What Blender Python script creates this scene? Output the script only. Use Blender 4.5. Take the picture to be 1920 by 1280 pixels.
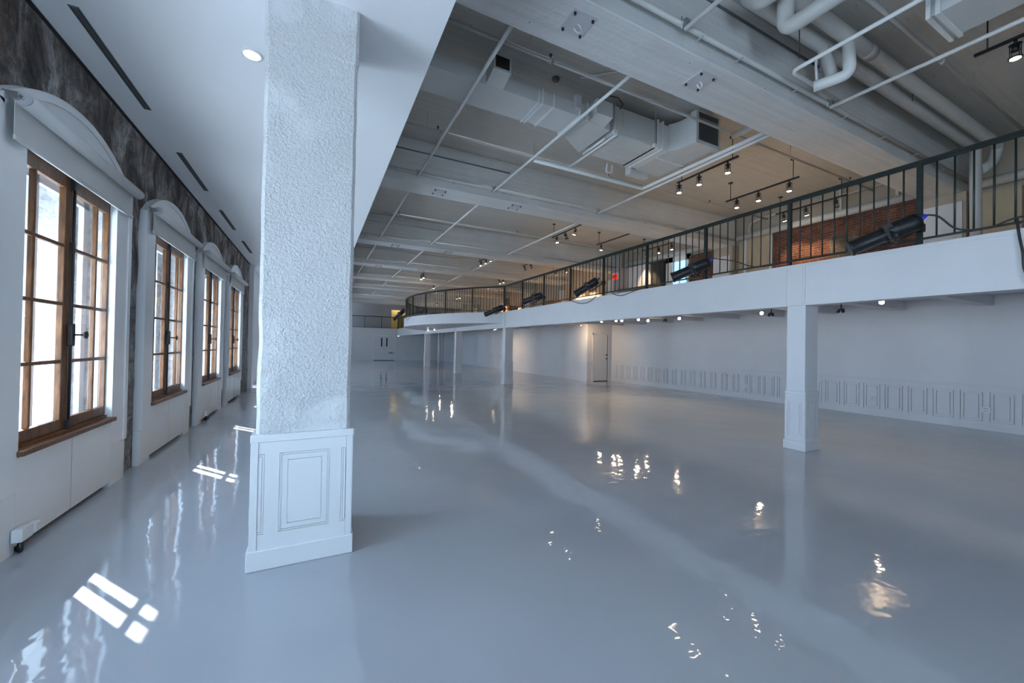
import bpy, bmesh, math, random
from mathutils import Vector, Matrix, noise
random.seed(7)
PI = math.pi
S = bpy.context.scene
C = S.collection
for o in list(bpy.data.objects): bpy.data.objects.remove(o)

# ------------------------------------------------------------------ camera
YAW, PITCH, ROLL, FPX, H = .464344934, .0105306076, .0180112707, 735.352, 1.5
cy, sy, cp, sp, cr, sr = math.cos(YAW), math.sin(YAW), math.cos(PITCH), math.sin(PITCH), math.cos(ROLL), math.sin(ROLL)
F = Vector((sy*cp, cy*cp, sp)); R_ = Vector((cy, -sy, 0)); U = R_.cross(F)
R2 = cr*R_ + sr*U; U2 = -sr*R_ + cr*U
cam = bpy.data.cameras.new('camera'); co = bpy.data.objects.new('camera', cam); C.objects.link(co)
m3 = Matrix((R2, U2, -F)).transposed()
co.matrix_world = Matrix.Translation((0, 0, H)) @ m3.to_4x4()
cam.sensor_width = 36; cam.lens = FPX/1920*36; cam.clip_start = .05; cam.clip_end = 300
S.camera = co

# ------------------------------------------------------------------ world, sun, exposure
S.view_settings.view_transform = 'Standard'; S.view_settings.look = 'None'
S.view_settings.gamma = 1; S.view_settings.use_curve_mapping = False
S.view_settings.exposure = 0.46
W = bpy.data.worlds.new('sky'); S.world = W; W.use_nodes = True
nt = W.node_tree; nt.nodes.clear()
tc = nt.nodes.new('ShaderNodeTexCoord'); sx = nt.nodes.new('ShaderNodeSeparateXYZ')
rp = nt.nodes.new('ShaderNodeValToRGB'); bg = nt.nodes.new('ShaderNodeBackground'); wo = nt.nodes.new('ShaderNodeOutputWorld')
mr = nt.nodes.new('ShaderNodeMapRange'); mr.inputs[1].default_value = -1; mr.inputs[2].default_value = 1
nt.links.new(tc.outputs['Generated'], sx.inputs[0]); nt.links.new(sx.outputs['Z'], mr.inputs[0])
nt.links.new(mr.outputs[0], rp.inputs[0]); nt.links.new(rp.outputs[0], bg.inputs[0]); nt.links.new(bg.outputs[0], wo.inputs[0])
e = rp.color_ramp.elements
e[0].position = 0.0; e[0].color = (.62, .74, .90, 1); e[1].position = 1.0; e[1].color = (.50, .72, 1, 1)
k = e.new(.48); k.color = (.72, .86, 1, 1); k = e.new(.52); k.color = (.62, .80, 1, 1)
WORLD = 15.0
bg.inputs[1].default_value = WORLD
SUN = (.807, -1.057, -1.0)
sl = bpy.data.lights.new('sun', 'SUN'); sl.energy = 22; sl.angle = .009; sl.color = (1, .96, .9)
so = bpy.data.objects.new('sun', sl); C.objects.link(so); so.location = (-8, 12, 9)
so.rotation_euler = Vector(SUN).to_track_quat('-Z', 'Y').to_euler()

def portal(x, y, z, sx_, sz_, d):
    l = bpy.data.lights.new('window_portal', 'AREA'); l.shape = 'RECTANGLE'; l.size = sx_; l.size_y = sz_
    l.cycles.is_portal = True
    o = bpy.data.objects.new('window_portal', l); C.objects.link(o); o.location = (x, y, z)
    o.rotation_euler = Vector(d).to_track_quat('-Z', 'Z').to_euler()
WIN0, WSTEP = 4.675, 2.47
WC = [WIN0 + WSTEP*i for i in range(-4, 4)]
for yc in WC: portal(-2.74, yc, 1.60, 1.78, 1.95, (1, 0, 0))
BACKW = [(-.2, 2.6)]
for xc, w in BACKW: portal(xc, -7.22, 2.0 if xc < 1 else 2.3, w, 2.8, (0, 1, 0))
portal(-2.34, 15.5, 1.45, .95, 2.9, (1, 0, 0))
FARL = [18.5, 24.0, 29.5]
for yc in FARL: portal(-2.34, yc, 1.7, 1.8, 2.2, (1, 0, 0))

# ------------------------------------------------------------------ materials
def newmat(n):
    m = bpy.data.materials.new(n); m.use_nodes = True
    return m, m.node_tree, m.node_tree.nodes['Principled BSDF']
def N(t, ty, **kw):
    n = t.nodes.new(ty)
    for a, b in kw.items(): setattr(n, a, b)
    return n
def pos(t, scale=(1, 1, 1)):
    g = N(t, 'ShaderNodeNewGeometry'); mp = N(t, 'ShaderNodeMapping'); mp.inputs['Scale'].default_value = scale
    t.links.new(g.outputs['Position'], mp.inputs[0]); return mp.outputs[0]
def ramp(t, src, stops):
    r = N(t, 'ShaderNodeValToRGB'); e = r.color_ramp.elements
    e[0].position, e[0].color = stops[0][0], (*stops[0][1], 1); e[1].position, e[1].color = stops[-1][0], (*stops[-1][1], 1)
    for p, c in stops[1:-1]: k = e.new(p); k.color = (*c, 1)
    t.links.new(src, r.inputs[0]); return r.outputs[0]
def noi(t, p, sc, det=4, rough=.6, dist=0):
    n = N(t, 'ShaderNodeTexNoise'); n.inputs['Scale'].default_value = sc; n.inputs['Detail'].default_value = det
    n.inputs['Roughness'].default_value = rough; n.inputs['Distortion'].default_value = dist
    t.links.new(p, n.inputs['Vector']); return n.outputs[0]
def bump(t, b, h, dist, strg=1):
    n = N(t, 'ShaderNodeBump'); n.inputs['Distance'].default_value = dist; n.inputs['Strength'].default_value = strg
    t.links.new(h, n.inputs['Height']); t.links.new(n.outputs[0], b.inputs['Normal']); return n
def mix(t, f, a, b, mode='MIX'):
    n = N(t, 'ShaderNodeMix', data_type='RGBA', blend_type=mode)
    if isinstance(f, float): n.inputs[0].default_value = f
    else: t.links.new(f, n.inputs[0])
    for s, v in ((6, a), (7, b)):
        if isinstance(v, tuple): n.inputs[s].default_value = (*v, 1)
        else: t.links.new(v, n.inputs[s])
    return n.outputs[2]
def simple(n, col, rough=.5, metal=0, var=.06, vs=1.5, bd=0, bs=30, emit=None):
    m, t, b = newmat(n)
    p = pos(t)
    c1 = tuple(min(1, c*(1-var)) for c in col); c2 = tuple(min(1, c*(1+var)) for c in col)
    t.links.new(ramp(t, noi(t, p, vs), [(.3, c1), (.7, c2)]), b.inputs['Base Color'])
    b.inputs['Roughness'].default_value = rough; b.inputs['Metallic'].default_value = metal
    if bd: bump(t, b, noi(t, p, bs, 3), bd)
    if emit: b.inputs['Emission Color'].default_value = (*emit[0], 1); b.inputs['Emission Strength'].default_value = emit[1]
    return m
M = {}
M['white'] = simple('white_paint', (.63, .625, .645), .42, bd=.0006, bs=14, var=.03)
M['trimwhite'] = simple('white_satin_trim', (.72, .73, .74), .3, var=.03)
M['soffit'] = simple('smooth_plaster', (.84, .85, .86), .45, var=.02, vs=.6)
M['metalwhite'] = simple('white_painted_metal', (.66, .67, .66), .38, var=.05, vs=4)
M['pipe'] = simple('painted_pipe', (.48, .48, .46), .5, var=.05, vs=3)
M['duct'] = simple('painted_duct', (.53, .545, .535), .45, var=.05, vs=2)
M['shade'] = simple('shade_fabric', (.56, .56, .55), .8, var=.03, bd=.0003, bs=600)
M['black'] = simple('black_metal', (.009, .010, .012), .42, 0, var=.1)
M['rail'] = simple('dark_green_metal', (.018, .027, .025), .42, .3, var=.1, vs=8)
M['dark'] = simple('dark_gap', (.02, .02, .02), .9)
M['rubber'] = simple('black_rubber', (.015, .015, .017), .5)
M['grille'] = simple('dark_grille', (.05, .052, .055), .6)
M['slot'] = simple('slot_grey', (.13, .15, .15), .5)
M['blue'] = simple('blue_plug', (.03, .06, .55), .35)
M['steel'] = simple('steel', (.45, .46, .47), .3, .9)
M['plate'] = simple('plate_paint', (.47, .47, .49), .4)
M['cream'] = simple('cream_board', (.42, .35, .24), .6, var=.08)
M['warmwall'] = simple('upstairs_wall', (.40, .34, .27), .7, var=.05)
M['greywall'] = simple('grey_upper_wall', (.33, .32, .33), .7, var=.04)
M['brownwood'] = simple('brown_cabinet', (.22, .12, .06), .5, var=.2, vs=5)
M['redslat'] = simple('dark_red_slats', (.10, .03, .018), .6, var=.2)
M['red'] = simple('red_sign', (.55, .02, .02), .5, emit=((.8, .03, .02), .5))
M['outlet'] = simple('outlet_plastic', (.72, .73, .73), .35)
M['lens'] = simple('bulb_glow', (1, .9, .75), .4, emit=((1, .82, .60), 22))
M['lensoff'] = simple('lens_glass', (.06, .06, .07), .1)
M['dlight'] = simple('downlight_glow', (1, 1, 1), .4, emit=((.85, .93, 1), 6))
M['outstone'] = simple('pale_granite_reveal', (.58, .585, .59), .85, var=.35, vs=14, bd=.012, bs=34)
M['farglow'] = simple('lit_yellow_wall', (.45, .38, .2), .8)
# textured pillar stucco
m, t, b = newmat('stucco'); M['stucco'] = m
p = pos(t); b.inputs['Base Color'].default_value = (.66, .67, .68, 1); b.inputs['Roughness'].default_value = .62
a1 = N(t, 'ShaderNodeTexVoronoi', feature='SMOOTH_F1'); a1.inputs['Scale'].default_value = 50; a1.inputs['Smoothness'].default_value = .6
w = noi(t, p, 20, 2); vm = N(t, 'ShaderNodeVectorMath', operation='MULTIPLY_ADD'); vm.inputs[1].default_value = (.03, .03, .03)
n2 = N(t, 'ShaderNodeTexNoise'); n2.inputs['Scale'].default_value = 35; t.links.new(p, n2.inputs['Vector'])
t.links.new(n2.outputs['Color'], vm.inputs[0]); t.links.new(p, vm.inputs[2]); t.links.new(vm.outputs[0], a1.inputs['Vector'])
h = N(t, 'ShaderNodeMath', operation='MULTIPLY_ADD'); h.inputs[1].default_value = .9; t.links.new(a1.outputs['Distance'], h.inputs[0])
t.links.new(noi(t, p, 130, 3), h.inputs[2])
big = noi(t, p, 2.2, 3); rr = ramp(t, big, [(.36, (.15,)*3), (.5, (1,)*3)])
mm = N(t, 'ShaderNodeMath', operation='MULTIPLY'); t.links.new(h.outputs[0], mm.inputs[0]); t.links.new(rr, mm.inputs[1])
bump(t, b, mm.outputs[0], .011)
# board-formed painted concrete
def concrete(n, col, axis, warm=None):
    m, t, b = newmat(n); p = pos(t)
    ps = pos(t, (.25, 9, 9) if axis == 'x' else (9, .25, 9))
    base = ramp(t, noi(t, p, 1.1, 6, .7), [(.3, tuple(c*.88 for c in col)), (.7, col)])
    streak = ramp(t, noi(t, ps, 1.6, 3), [(.35, (.90,)*3), (.6, (1,)*3)])
    c = mix(t, 1.0, base, streak, 'MULTIPLY')
    pit = N(t, 'ShaderNodeTexVoronoi'); pit.inputs['Scale'].default_value = 5.5; t.links.new(p, pit.inputs['Vector'])
    spots = ramp(t, pit.outputs['Distance'], [(.035, (.25,)*3), (.06, (1,)*3)])
    c = mix(t, 1.0, c, spots, 'MULTIPLY')
    t.links.new(c, b.inputs['Base Color']); b.inputs['Roughness'].default_value = .6
    hh = N(t, 'ShaderNodeMath', operation='ADD'); t.links.new(noi(t, ps, 3, 4), hh.inputs[0]); t.links.new(noi(t, p, 14, 5), hh.inputs[1])
    bump(t, b, hh.outputs[0], .006, .8); return m
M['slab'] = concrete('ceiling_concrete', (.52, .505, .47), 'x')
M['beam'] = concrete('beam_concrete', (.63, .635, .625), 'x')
# floor: poured grey epoxy
m, t, b = newmat('epoxy_floor'); M['floor'] = m
p = pos(t)
t.links.new(ramp(t, noi(t, p, .5, 3), [(.3, (.41, .435, .475)), (.7, (.45, .47, .505))]), b.inputs['Base Color'])
b.inputs['Roughness'].default_value = .05; b.inputs['Specular IOR Level'].default_value = .6
hh = N(t, 'ShaderNodeMath', operation='MULTIPLY_ADD'); hh.inputs[1].default_value = .25
t.links.new(noi(t, p, 5, 2), hh.inputs[0]); t.links.new(noi(t, p, .9, 1), hh.inputs[2])
bump(t, b, hh.outputs[0], .012)
t.links.new(ramp(t, noi(t, p, 1.3, 4), [(.4, (.018,)*3), (.75, (.05,)*3)]), b.inputs['Roughness'])
# rough stone wall
m, t, b = newmat('old_stone'); M['stone'] = m
p = pos(t); pz = pos(t, (1, 1, .55))
c = ramp(t, noi(t, pz, 2.6, 9, .72, .6), [(.32, (.018, .016, .017)), (.43, (.085, .070, .064)), (.51, (.21, .18, .165)), (.58, (.40, .37, .36)), (.68, (.78, .76, .75))])
rust = ramp(t, noi(t, pos(t, (1, 2.2, .35)), 1.6, 4), [(.58, (0,)*3), (.70, (.65,)*3)])
c = mix(t, rust, c, (.20, .12, .07))
c = mix(t, .75, c, ramp(t, noi(t, p, 16, 6, .8), [(.36, (.25,)*3), (.5, (.95,)*3), (.64, (1.0,)*3)]), 'MULTIPLY')
sz = N(t, 'ShaderNodeSeparateXYZ'); t.links.new(p, sz.inputs[0])
low = N(t, 'ShaderNodeMapRange'); low.inputs[1].default_value = 2.35; low.inputs[2].default_value = 1.9; low.inputs[3].default_value = 0; low.inputs[4].default_value = .75
t.links.new(sz.outputs['Z'], low.inputs[0])
blk = ramp(t, noi(t, p, 9, 8, .8), [(.34, (.05,)*3), (.48, (.22, .22, .225)), (.64, (.46, .46, .47))])
c = mix(t, low.outputs[0], c, blk)
br = N(t, 'ShaderNodeTexBrick'); br.inputs['Scale'].default_value = 1; br.inputs['Brick Width'].default_value = 1.3; br.inputs['Row Height'].default_value = .62
br.inputs['Mortar Size'].default_value = .012; br.inputs['Color1'].default_value = (1, 1, 1, 1); br.inputs['Color2'].default_value = (.72, .72, .74, 1); br.inputs['Mortar'].default_value = (.4, .4, .4, 1)
cb = N(t, 'ShaderNodeCombineXYZ'); t.links.new(sz.outputs['Y'], cb.inputs[0]); t.links.new(sz.outputs['Z'], cb.inputs[1]); t.links.new(cb.outputs[0], br.inputs['Vector'])
bf = N(t, 'ShaderNodeMath', operation='MULTIPLY'); bf.inputs[1].default_value = .9; t.links.new(low.outputs[0], bf.inputs[0])
c = mix(t, bf.outputs[0], c, br.outputs['Color'], 'MULTIPLY')
t.links.new(c, b.inputs['Base Color']); b.inputs['Roughness'].default_value = .8
hh = N(t, 'ShaderNodeMath', operation='ADD'); t.links.new(noi(t, p, 5, 9, .75), hh.inputs[0]); t.links.new(noi(t, p, 28, 4, .7), hh.inputs[1])
bump(t, b, hh.outputs[0], .035)
# brick
def brickmat(n, c1, c2, mort, bw=.21, rh=.068):
    m, t, b = newmat(n); p = pos(t); sz = N(t, 'ShaderNodeSeparateXYZ'); t.links.new(p, sz.inputs[0])
    cb = N(t, 'ShaderNodeCombineXYZ'); ad = N(t, 'ShaderNodeMath', operation='ADD')
    t.links.new(sz.outputs['Y'], ad.inputs[0]); t.links.new(sz.outputs['X'], ad.inputs[1]); t.links.new(ad.outputs[0], cb.inputs[0]); t.links.new(sz.outputs['Z'], cb.inputs[1])
    br = N(t, 'ShaderNodeTexBrick'); t.links.new(cb.outputs[0], br.inputs['Vector'])
    for kk, v in (('Scale', 1), ('Brick Width', bw), ('Row Height', rh), ('Mortar Size', .008), ('Mortar Smooth', .2), ('Bias', -.1)): br.inputs[kk].default_value = v
    br.inputs['Color1'].default_value = (*c1, 1); br.inputs['Color2'].default_value = (*c2, 1); br.inputs['Mortar'].default_value = (*mort, 1)
    v = ramp(t, noi(t, p, 3.2, 6, .7), [(.3, (.35,)*3), (.65, (1.0,)*3)])
    t.links.new(mix(t, 1.0, br.outputs['Color'], v, 'MULTIPLY'), b.inputs['Base Color']); b.inputs['Roughness'].default_value = .85
    hh = N(t, 'ShaderNodeMath', operation='MULTIPLY_ADD'); hh.inputs[1].default_value = -1.0
    t.links.new(br.outputs['Fac'], hh.inputs[0]); t.links.new(noi(t, p, 18, 5), hh.inputs[2]); bump(t, b, hh.outputs[0], .012)
    return m
M['brick'] = brickmat('old_red_brick', (.20, .055, .028), (.09, .032, .022), (.20, .155, .12))
M['rubble'] = brickmat('rubble_stone', (.15, .115, .08), (.08, .065, .05), (.24, .20, .155), .33, .17)
# oak
m, t, b = newmat('oak'); M['oak'] = m
n1 = noi(t, pos(t, (9, 9, 1.0)), 7, 5, .6, .4)
t.links.new(ramp(t, n1, [(.3, (.06, .022, .007)), (.5, (.125, .050, .016)), (.72, (.21, .095, .032))]), b.inputs['Base Color'])
b.inputs['Roughness'].default_value = .38; bump(t, b, n1, .0008)
# window glass: thin pane, transparent with a fresnel-like gloss
m = bpy.data.materials.new('window_glass'); m.use_nodes = True; M['glass'] = m; t = m.node_tree; t.nodes.clear()
o_ = N(t, 'ShaderNodeOutputMaterial'); mx = N(t, 'ShaderNodeMixShader'); tr = N(t, 'ShaderNodeBsdfTransparent'); gl = N(t, 'ShaderNodeBsdfGlossy')
gl.inputs['Roughness'].default_value = .02; lw = N(t, 'ShaderNodeLayerWeight'); lw.inputs[0].default_value = .5
pw = N(t, 'ShaderNodeMath', operation='POWER'); pw.inputs[1].default_value = 4; t.links.new(lw.outputs['Facing'], pw.inputs[0])
fr = N(t, 'ShaderNodeMath', operation='MULTIPLY_ADD'); fr.inputs[1].default_value = .5; fr.inputs[2].default_value = .04; t.links.new(pw.outputs[0], fr.inputs[0])
tr.inputs[0].default_value = (.95, .98, 1, 1)
t.links.new(fr.outputs[0], mx.inputs[0]); t.links.new(tr.outputs[0], mx.inputs[1]); t.links.new(gl.outputs[0], mx.inputs[2]); t.links.new(mx.outputs[0], o_.inputs[0])

# ------------------------------------------------------------------ mesh helpers
class MB:
    def __init__(s): s.bm = bmesh.new()
    def hexa(s, v):
        vs = [s.bm.verts.new(q) for q in v]
        for f in ((0, 3, 2, 1), (4, 5, 6, 7), (0, 1, 5, 4), (1, 2, 6, 5), (2, 3, 7, 6), (3, 0, 4, 7)): s.bm.faces.new([vs[i] for i in f])
        return s
    def box(s, x0, x1, y0, y1, z0, z1):
        return s.hexa([(x0, y0, z0), (x1, y0, z0), (x1, y1, z0), (x0, y1, z0), (x0, y0, z1), (x1, y0, z1), (x1, y1, z1), (x0, y1, z1)])
    def bbox(s, x0, x1, y0, y1, z0, z1, r=.01, seg=2):
        b2 = bmesh.new(); m2 = MB(); m2.box(x0, x1, y0, y1, z0, z1)
        bmesh.ops.bevel(m2.bm, geom=m2.bm.edges[:], offset=r, segments=seg, affect='EDGES', profile=.5)
        me = bpy.data.meshes.new('t'); m2.bm.to_mesh(me); s.bm.from_mesh(me); bpy.data.meshes.remove(me); m2.bm.free(); b2.free(); return s
    def cyl(s, a, b, r, n=14, r2=None, cap=True):
        return s.tube([a, b], r, n, cap, r2)
    def tube(s, pts, r, n=10, cap=True, r2=None):
        pts = [Vector(q) for q in pts]; L = len(pts); prev = None; rings = []
        for i, q in enumerate(pts):
            d = (pts[min(i+1, L-1)] - pts[max(i-1, 0)]).normalized()
            if prev is None:
                a = Vector((0, 0, 1)) if abs(d.z) < .9 else Vector((1, 0, 0)); u = d.cross(a).normalized()
            else: u = (prev - d*prev.dot(d)).normalized()
            v = d.cross(u); prev = u
            k = 1.0
            if 0 < i < L-1:
                d1 = (pts[i]-pts[i-1]).normalized(); k = 1.0
            rad = r if (r2 is None or L == 1) else r + (r2-r)*i/(L-1)
            rings.append([s.bm.verts.new(q + (u*math.cos(2*PI*j/n) + v*math.sin(2*PI*j/n))*rad*k) for j in range(n)])
        for A, B in zip(rings, rings[1:]):
            for j in range(n): f = s.bm.faces.new((A[j], A[(j+1) % n], B[(j+1) % n], B[j])); f.smooth = True
        if cap: s.bm.faces.new(rings[0][::-1]); s.bm.faces.new(rings[-1])
        return s
    def lathe(s, o, d, prof, n=20):
        o = Vector(o); d = Vector(d).normalized(); a = Vector((0, 0, 1)) if abs(d.z) < .9 else Vector((1, 0, 0))
        u = d.cross(a).normalized(); v = d.cross(u); rings = []
        for h_, r in prof:
            rings.append([s.bm.verts.new(o + d*h_ + (u*math.cos(2*PI*j/n) + v*math.sin(2*PI*j/n))*max(r, 1e-4)) for j in range(n)])
        for A, B in zip(rings, rings[1:]):
            for j in range(n): f = s.bm.faces.new((A[j], A[(j+1) % n], B[(j+1) % n], B[j])); f.smooth = True
        s.bm.faces.new(rings[0][::-1]); s.bm.faces.new(rings[-1]); return s
    def prism(s, poly, v):
        v = Vector(v); A = [s.bm.verts.new(q) for q in poly]; B = [s.bm.verts.new(Vector(q)+v) for q in poly]; n = len(A)
        s.bm.faces.new(A[::-1]); s.bm.faces.new(B)
        for i in range(n): s.bm.faces.new((A[i], A[(i+1) % n], B[(i+1) % n], B[i]))
        return s
    def sweep(s, path, w, h_):   # rectangular bar along plan polyline (x,y,z = centre)
        P = [Vector(q) for q in path]; rings = []; L = len(P)
        for i, q in enumerate(P):
            d = (P[min(i+1, L-1)] - P[max(i-1, 0)]); d.z = 0; d.normalize(); nn = Vector((-d.y, d.x, 0))*w/2; z = Vector((0, 0, h_/2))
            rings.append([s.bm.verts.new(q+a) for a in (nn-z, nn+z, -nn+z, -nn-z)])
        for A, B in zip(rings, rings[1:]):
            for j in range(4): s.bm.faces.new((A[j], A[(j+1) % 4], B[(j+1) % 4], B[j]))
        s.bm.faces.new(rings[0][::-1]); s.bm.faces.new(rings[-1]); return s
OFF = {}
def put(name, mb, mat, parent=None, label=None, at=None):
    """link a mesh; geometry is given in world space and stored relative to its parent's origin"""
    off = OFF.get(parent.name if parent else None, Vector((0, 0, 0)))
    here = Vector(at) if (at is not None and parent is None) else off
    bm = mb.bm
    bmesh.ops.translate(bm, verts=bm.verts, vec=-here)
    bmesh.ops.recalc_face_normals(bm, faces=bm.faces[:])
    me = bpy.data.meshes.new(name); bm.to_mesh(me); bm.free()
    me.materials.append(M[mat] if isinstance(mat, str) else mat)
    o = bpy.data.objects.new(name, me); C.objects.link(o)
    if parent: o.parent = parent; OFF[o.name] = off
    else: o.location = here; OFF[o.name] = here
    if label: o['label'] = label
    return o
def thing(name, label, cat, loc=(0, 0, 0), group=None, kind=None):
    o = bpy.data.objects.new(name, None); C.objects.link(o); o.location = loc; o.empty_display_size = .1
    OFF[o.name] = Vector(loc)
    if label: o['label'] = label; o['category'] = cat
    if group: o['group'] = group
    if kind: o['kind'] = kind
    return o
def tag(o, label, cat, group=None):
    o['label'] = label; o['category'] = cat
    if group: o['group'] = group
    return o
def struct(o): o['kind'] = 'structure'; return o
def B(*a): return MB().box(*a)
ORD = ['first', 'second', 'third', 'fourth', 'fifth', 'sixth', 'seventh', 'eighth', 'ninth', 'tenth']

# ------------------------------------------------------------------ shell
XF = 6.53; CZ = 5.75; SOF = 3.91; FARY = 35.8; XW = -1.9
struct(put('floor', B(-2.0, 12.0, -7.2, 36.2, -.12, 0), 'floor'))
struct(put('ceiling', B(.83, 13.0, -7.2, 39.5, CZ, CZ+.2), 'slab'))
so_ = MB(); so_.box(-2.1, .83, -7.2, 36.0, SOF, SOF+.12); so_.box(.71, .83, -7.2, 36.0, SOF+.12, CZ); so_.box(-2.1, .83, 36.0, 39.5, CZ, CZ+.1)
so_.box(-2.9, -2.1, -7.2, 36, 3.9, 4.05)
struct(put('ceiling', so_, 'soffit'))
struct(put('trim_1', B(-1.92, -1.872, -7, 14.75, SOF-.012, SOF-.001), 'dark'))  # dark strip painted in for the shade line where stone meets soffit

# left wall: uneven stone face, with the window openings left out
def stone_face(y0, y1, z0, z1, holes, x, mat, step=.09):
    bm = bmesh.new(); ny = int((y1-y0)/step)+1; nz = int((z1-z0)/step)+1; V = {}
    def vv(i, j):
        if (i, j) not in V:
            y = y0+(y1-y0)*i/ny; z = z0+(z1-z0)*j/nz
            n_ = noise.fractal(Vector((3.1, y*1.1, z*1.1)), .9, 2.1, 4)*.022 + noise.noise(Vector((9, y*5, z*5)))*.010
            if z > 3.8 or z < .05: n_ *= .4
            V[(i, j)] = bm.verts.new((x + n_, y, z))
        return V[(i, j)]
    for i in range(ny):
        for j in range(nz):
            yc = y0+(y1-y0)*(i+.5)/ny; zc = z0+(z1-z0)*(j+.5)/nz
            if any(a < yc < b_ and c_ < zc < d for a, b_, c_, d in holes): continue
            f = bm.faces.new((vv(i, j), vv(i+1, j), vv(i+1, j+1), vv(i, j+1))); f.smooth = True
    mb = MB(); mb.bm.free(); mb.bm = bm; return mb
holes = [(yc-.93, yc+.93, .55, 3.0) for yc in WC]
wl = put('wall_left', stone_face(-7.2, 14.72, 0, SOF, holes, XW, M['stone']), 'stone'); struct(wl)
# masonry mass behind the face, outer lintels and sills (pale granite reveals)
mm_ = MB(); edges = [-7.2]
for yc in WC: edges += [yc-.86, yc+.86]
edges.append(14.9)
for a, b_ in zip(edges[::2], edges[1::2]): mm_.box(-2.65, -1.96, a, b_, -.1, 3.95)
for yc in WC:
    mm_.box(-2.65, -1.96, yc-.86, yc+.86, -.1, .64)
    mm_.box(-2.65, -1.96, yc-.86, yc+.86, 2.98, 3.95)
    mm_.box(-2.72, -2.55, yc-.86, yc+.86, 2.44, 2.98)
    for s in (-1, 1):
        a = yc+s*.70; mm_.box(-2.65, -2.2, min(a, yc+s*.87), max(a, yc+s*.87), .6, 3.0)
struct(put('wall_left', mm_, 'outstone'))
# far part of the left side: piers and glazing
mm_ = MB(); ed = [15.1]
mm_ = MB().box(-2.3, -1.78, 14.72, 15.05, 0, SOF)
ys = [15.05]
for yc in FARL: ys += [yc-.9, yc+.9]
ys.append(36.0)
ys[0] = 16.0
for a, b_ in zip(ys[::2], ys[1::2]):
    mm_.box(-2.3, -1.9, a, b_, 0, SOF)
for yc in FARL: mm_.box(-2.3, -1.9, yc-.9, yc+.9, 2.8, SOF); mm_.box(-2.3, -1.9, yc-.9, yc+.9, 0, .6)
mm_.box(-2.3, -1.9, 15.05, 16.0, 2.9, SOF)
struct(put('wall_left', mm_, 'white'))
for i, yc in enumerate(FARL):
    wn = thing('window_%d' % (11+i), None, None, (-2.1, yc, .6), kind='structure')
    f_ = MB()
    for a in (-.9, -.03, .84): f_.box(-2.15, -2.08, yc+a, yc+a+.06, .6, 2.8)
    for z in (.6, 1.7, 2.74): f_.box(-2.15, -2.08, yc-.9, yc+.9, z, z+.06)
    put('window_frame', f_, 'trimwhite', wn); put('glass_pane', B(-2.118, -2.112, yc-.88, yc+.88, .62, 2.78), 'glass', wn)
gd = thing('door_3', None, None, (-2.1, 15.5, 0), kind='structure')
f_ = MB(); f_.box(-2.12, -2.05, 15.05, 15.12, 0, 2.9); f_.box(-2.12, -2.05, 15.93, 16, 0, 2.9); f_.box(-2.12, -2.05, 15.05, 16, 0, .1); f_.box(-2.12, -2.05, 15.05, 16, 2.2, 2.28); f_.box(-2.12, -2.05, 15.05, 16, 2.82, 2.9)
put('door_frame', f_, 'trimwhite', gd); put('glass_pane', B(-2.09, -2.082, 15.1, 15.95, .1, 2.85), 'glass', gd)
struct(put('wall_left', B(-4.2, -4.0, 14.95, 19.5, 0, 2.3), 'rubble'))

# back wall (behind the viewpoint) with three big windows
bw = MB(); xs = [-2.1]
for xc, w in BACKW: xs += [xc-w/2, xc+w/2]
xs.append(13.0)
for a, b_ in zip(xs[::2], xs[1::2]): bw.box(a, b_, -7.2, -6.8, 0, CZ)
for xc, w in BACKW:
    zt = 3.4 if xc < 1 else 3.7
    bw.box(xc-w/2, xc+w/2, -7.2, -6.8, 0, .6 if xc < 1 else .9); bw.box(xc-w/2, xc+w/2, -7.2, -6.8, zt, CZ)
struct(put('wall_back', bw, 'white'))
for i, (xc, w) in enumerate(BACKW):
    z0, z1 = (.6, 3.4) if xc < 1 else (.9, 3.7)
    wn = thing('window_%d' % (20+i), None, None, (xc, -7, z0), kind='structure')
    f_ = MB()
    for k in range(4): x_ = xc-w/2+(w-.06)*k/3; f_.box(x_, x_+.06, -7.06, -7, z0, z1)
    for k in range(4): z_ = z0+(z1-z0-.06)*k/3; f_.box(xc-w/2, xc+w/2, -7.06, -7, z_, z_+.06)
    put('window_frame', f_, 'trimwhite', wn); put('glass_pane', B(xc-w/2, xc+w/2, -7.032, -7.028, z0, z1), 'glass', wn)

# right wall, lower storey: panelled wainscot
def plated(add, U0, U1, V0, V1, v0, v1, rects, ins, g):
    # a thin face plate cut by grooves: rects = [(u0, u1)] in one row, each with nested grooves at the insets
    add(U0, U1, V0, v0-g/2); add(U0, U1, v1+g/2, V1); u = U0
    for a, b_ in rects:
        if a-g/2 > u: add(u, a-g/2, v0-g/2, v1+g/2)
        u = b_+g/2
    if U1 > u: add(u, U1, v0-g/2, v1+g/2)
    for a, b_ in rects:
        A, B_, Cc, D = a+g/2, b_-g/2, v0+g/2, v1-g/2
        for k, i_ in enumerate(ins):
            a2, b2, c2, d2 = a+i_-g/2, b_-i_+g/2, v0+i_-g/2, v1-i_+g/2
            lo, hi = max(a2, U0), min(b2, U1)
            if a2 > max(A, U0): add(max(A, U0), a2, Cc, D)
            if b2 < min(B_, U1): add(b2, min(B_, U1), Cc, D)
            add(lo, hi, Cc, c2); add(lo, hi, d2, D)
            A, B_, Cc, D = a2+g, b2-g, c2+g, d2-g
        add(max(A, U0), min(B_, U1), Cc, D)
XR = 11.88; YJ = 13.72; XJ = 10.52
wr = put('wall_right', B(XR, 12.4, -7.2, YJ, 0, 2.66), 'white'); struct(wr)
mb = MB(); mb.box(XR-.03, XR, -7, YJ, .86, .885); mb.box(XR-.018, XR, -7, YJ, .845, .86)
put('chair_rail', mb, 'white', wr)
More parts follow.
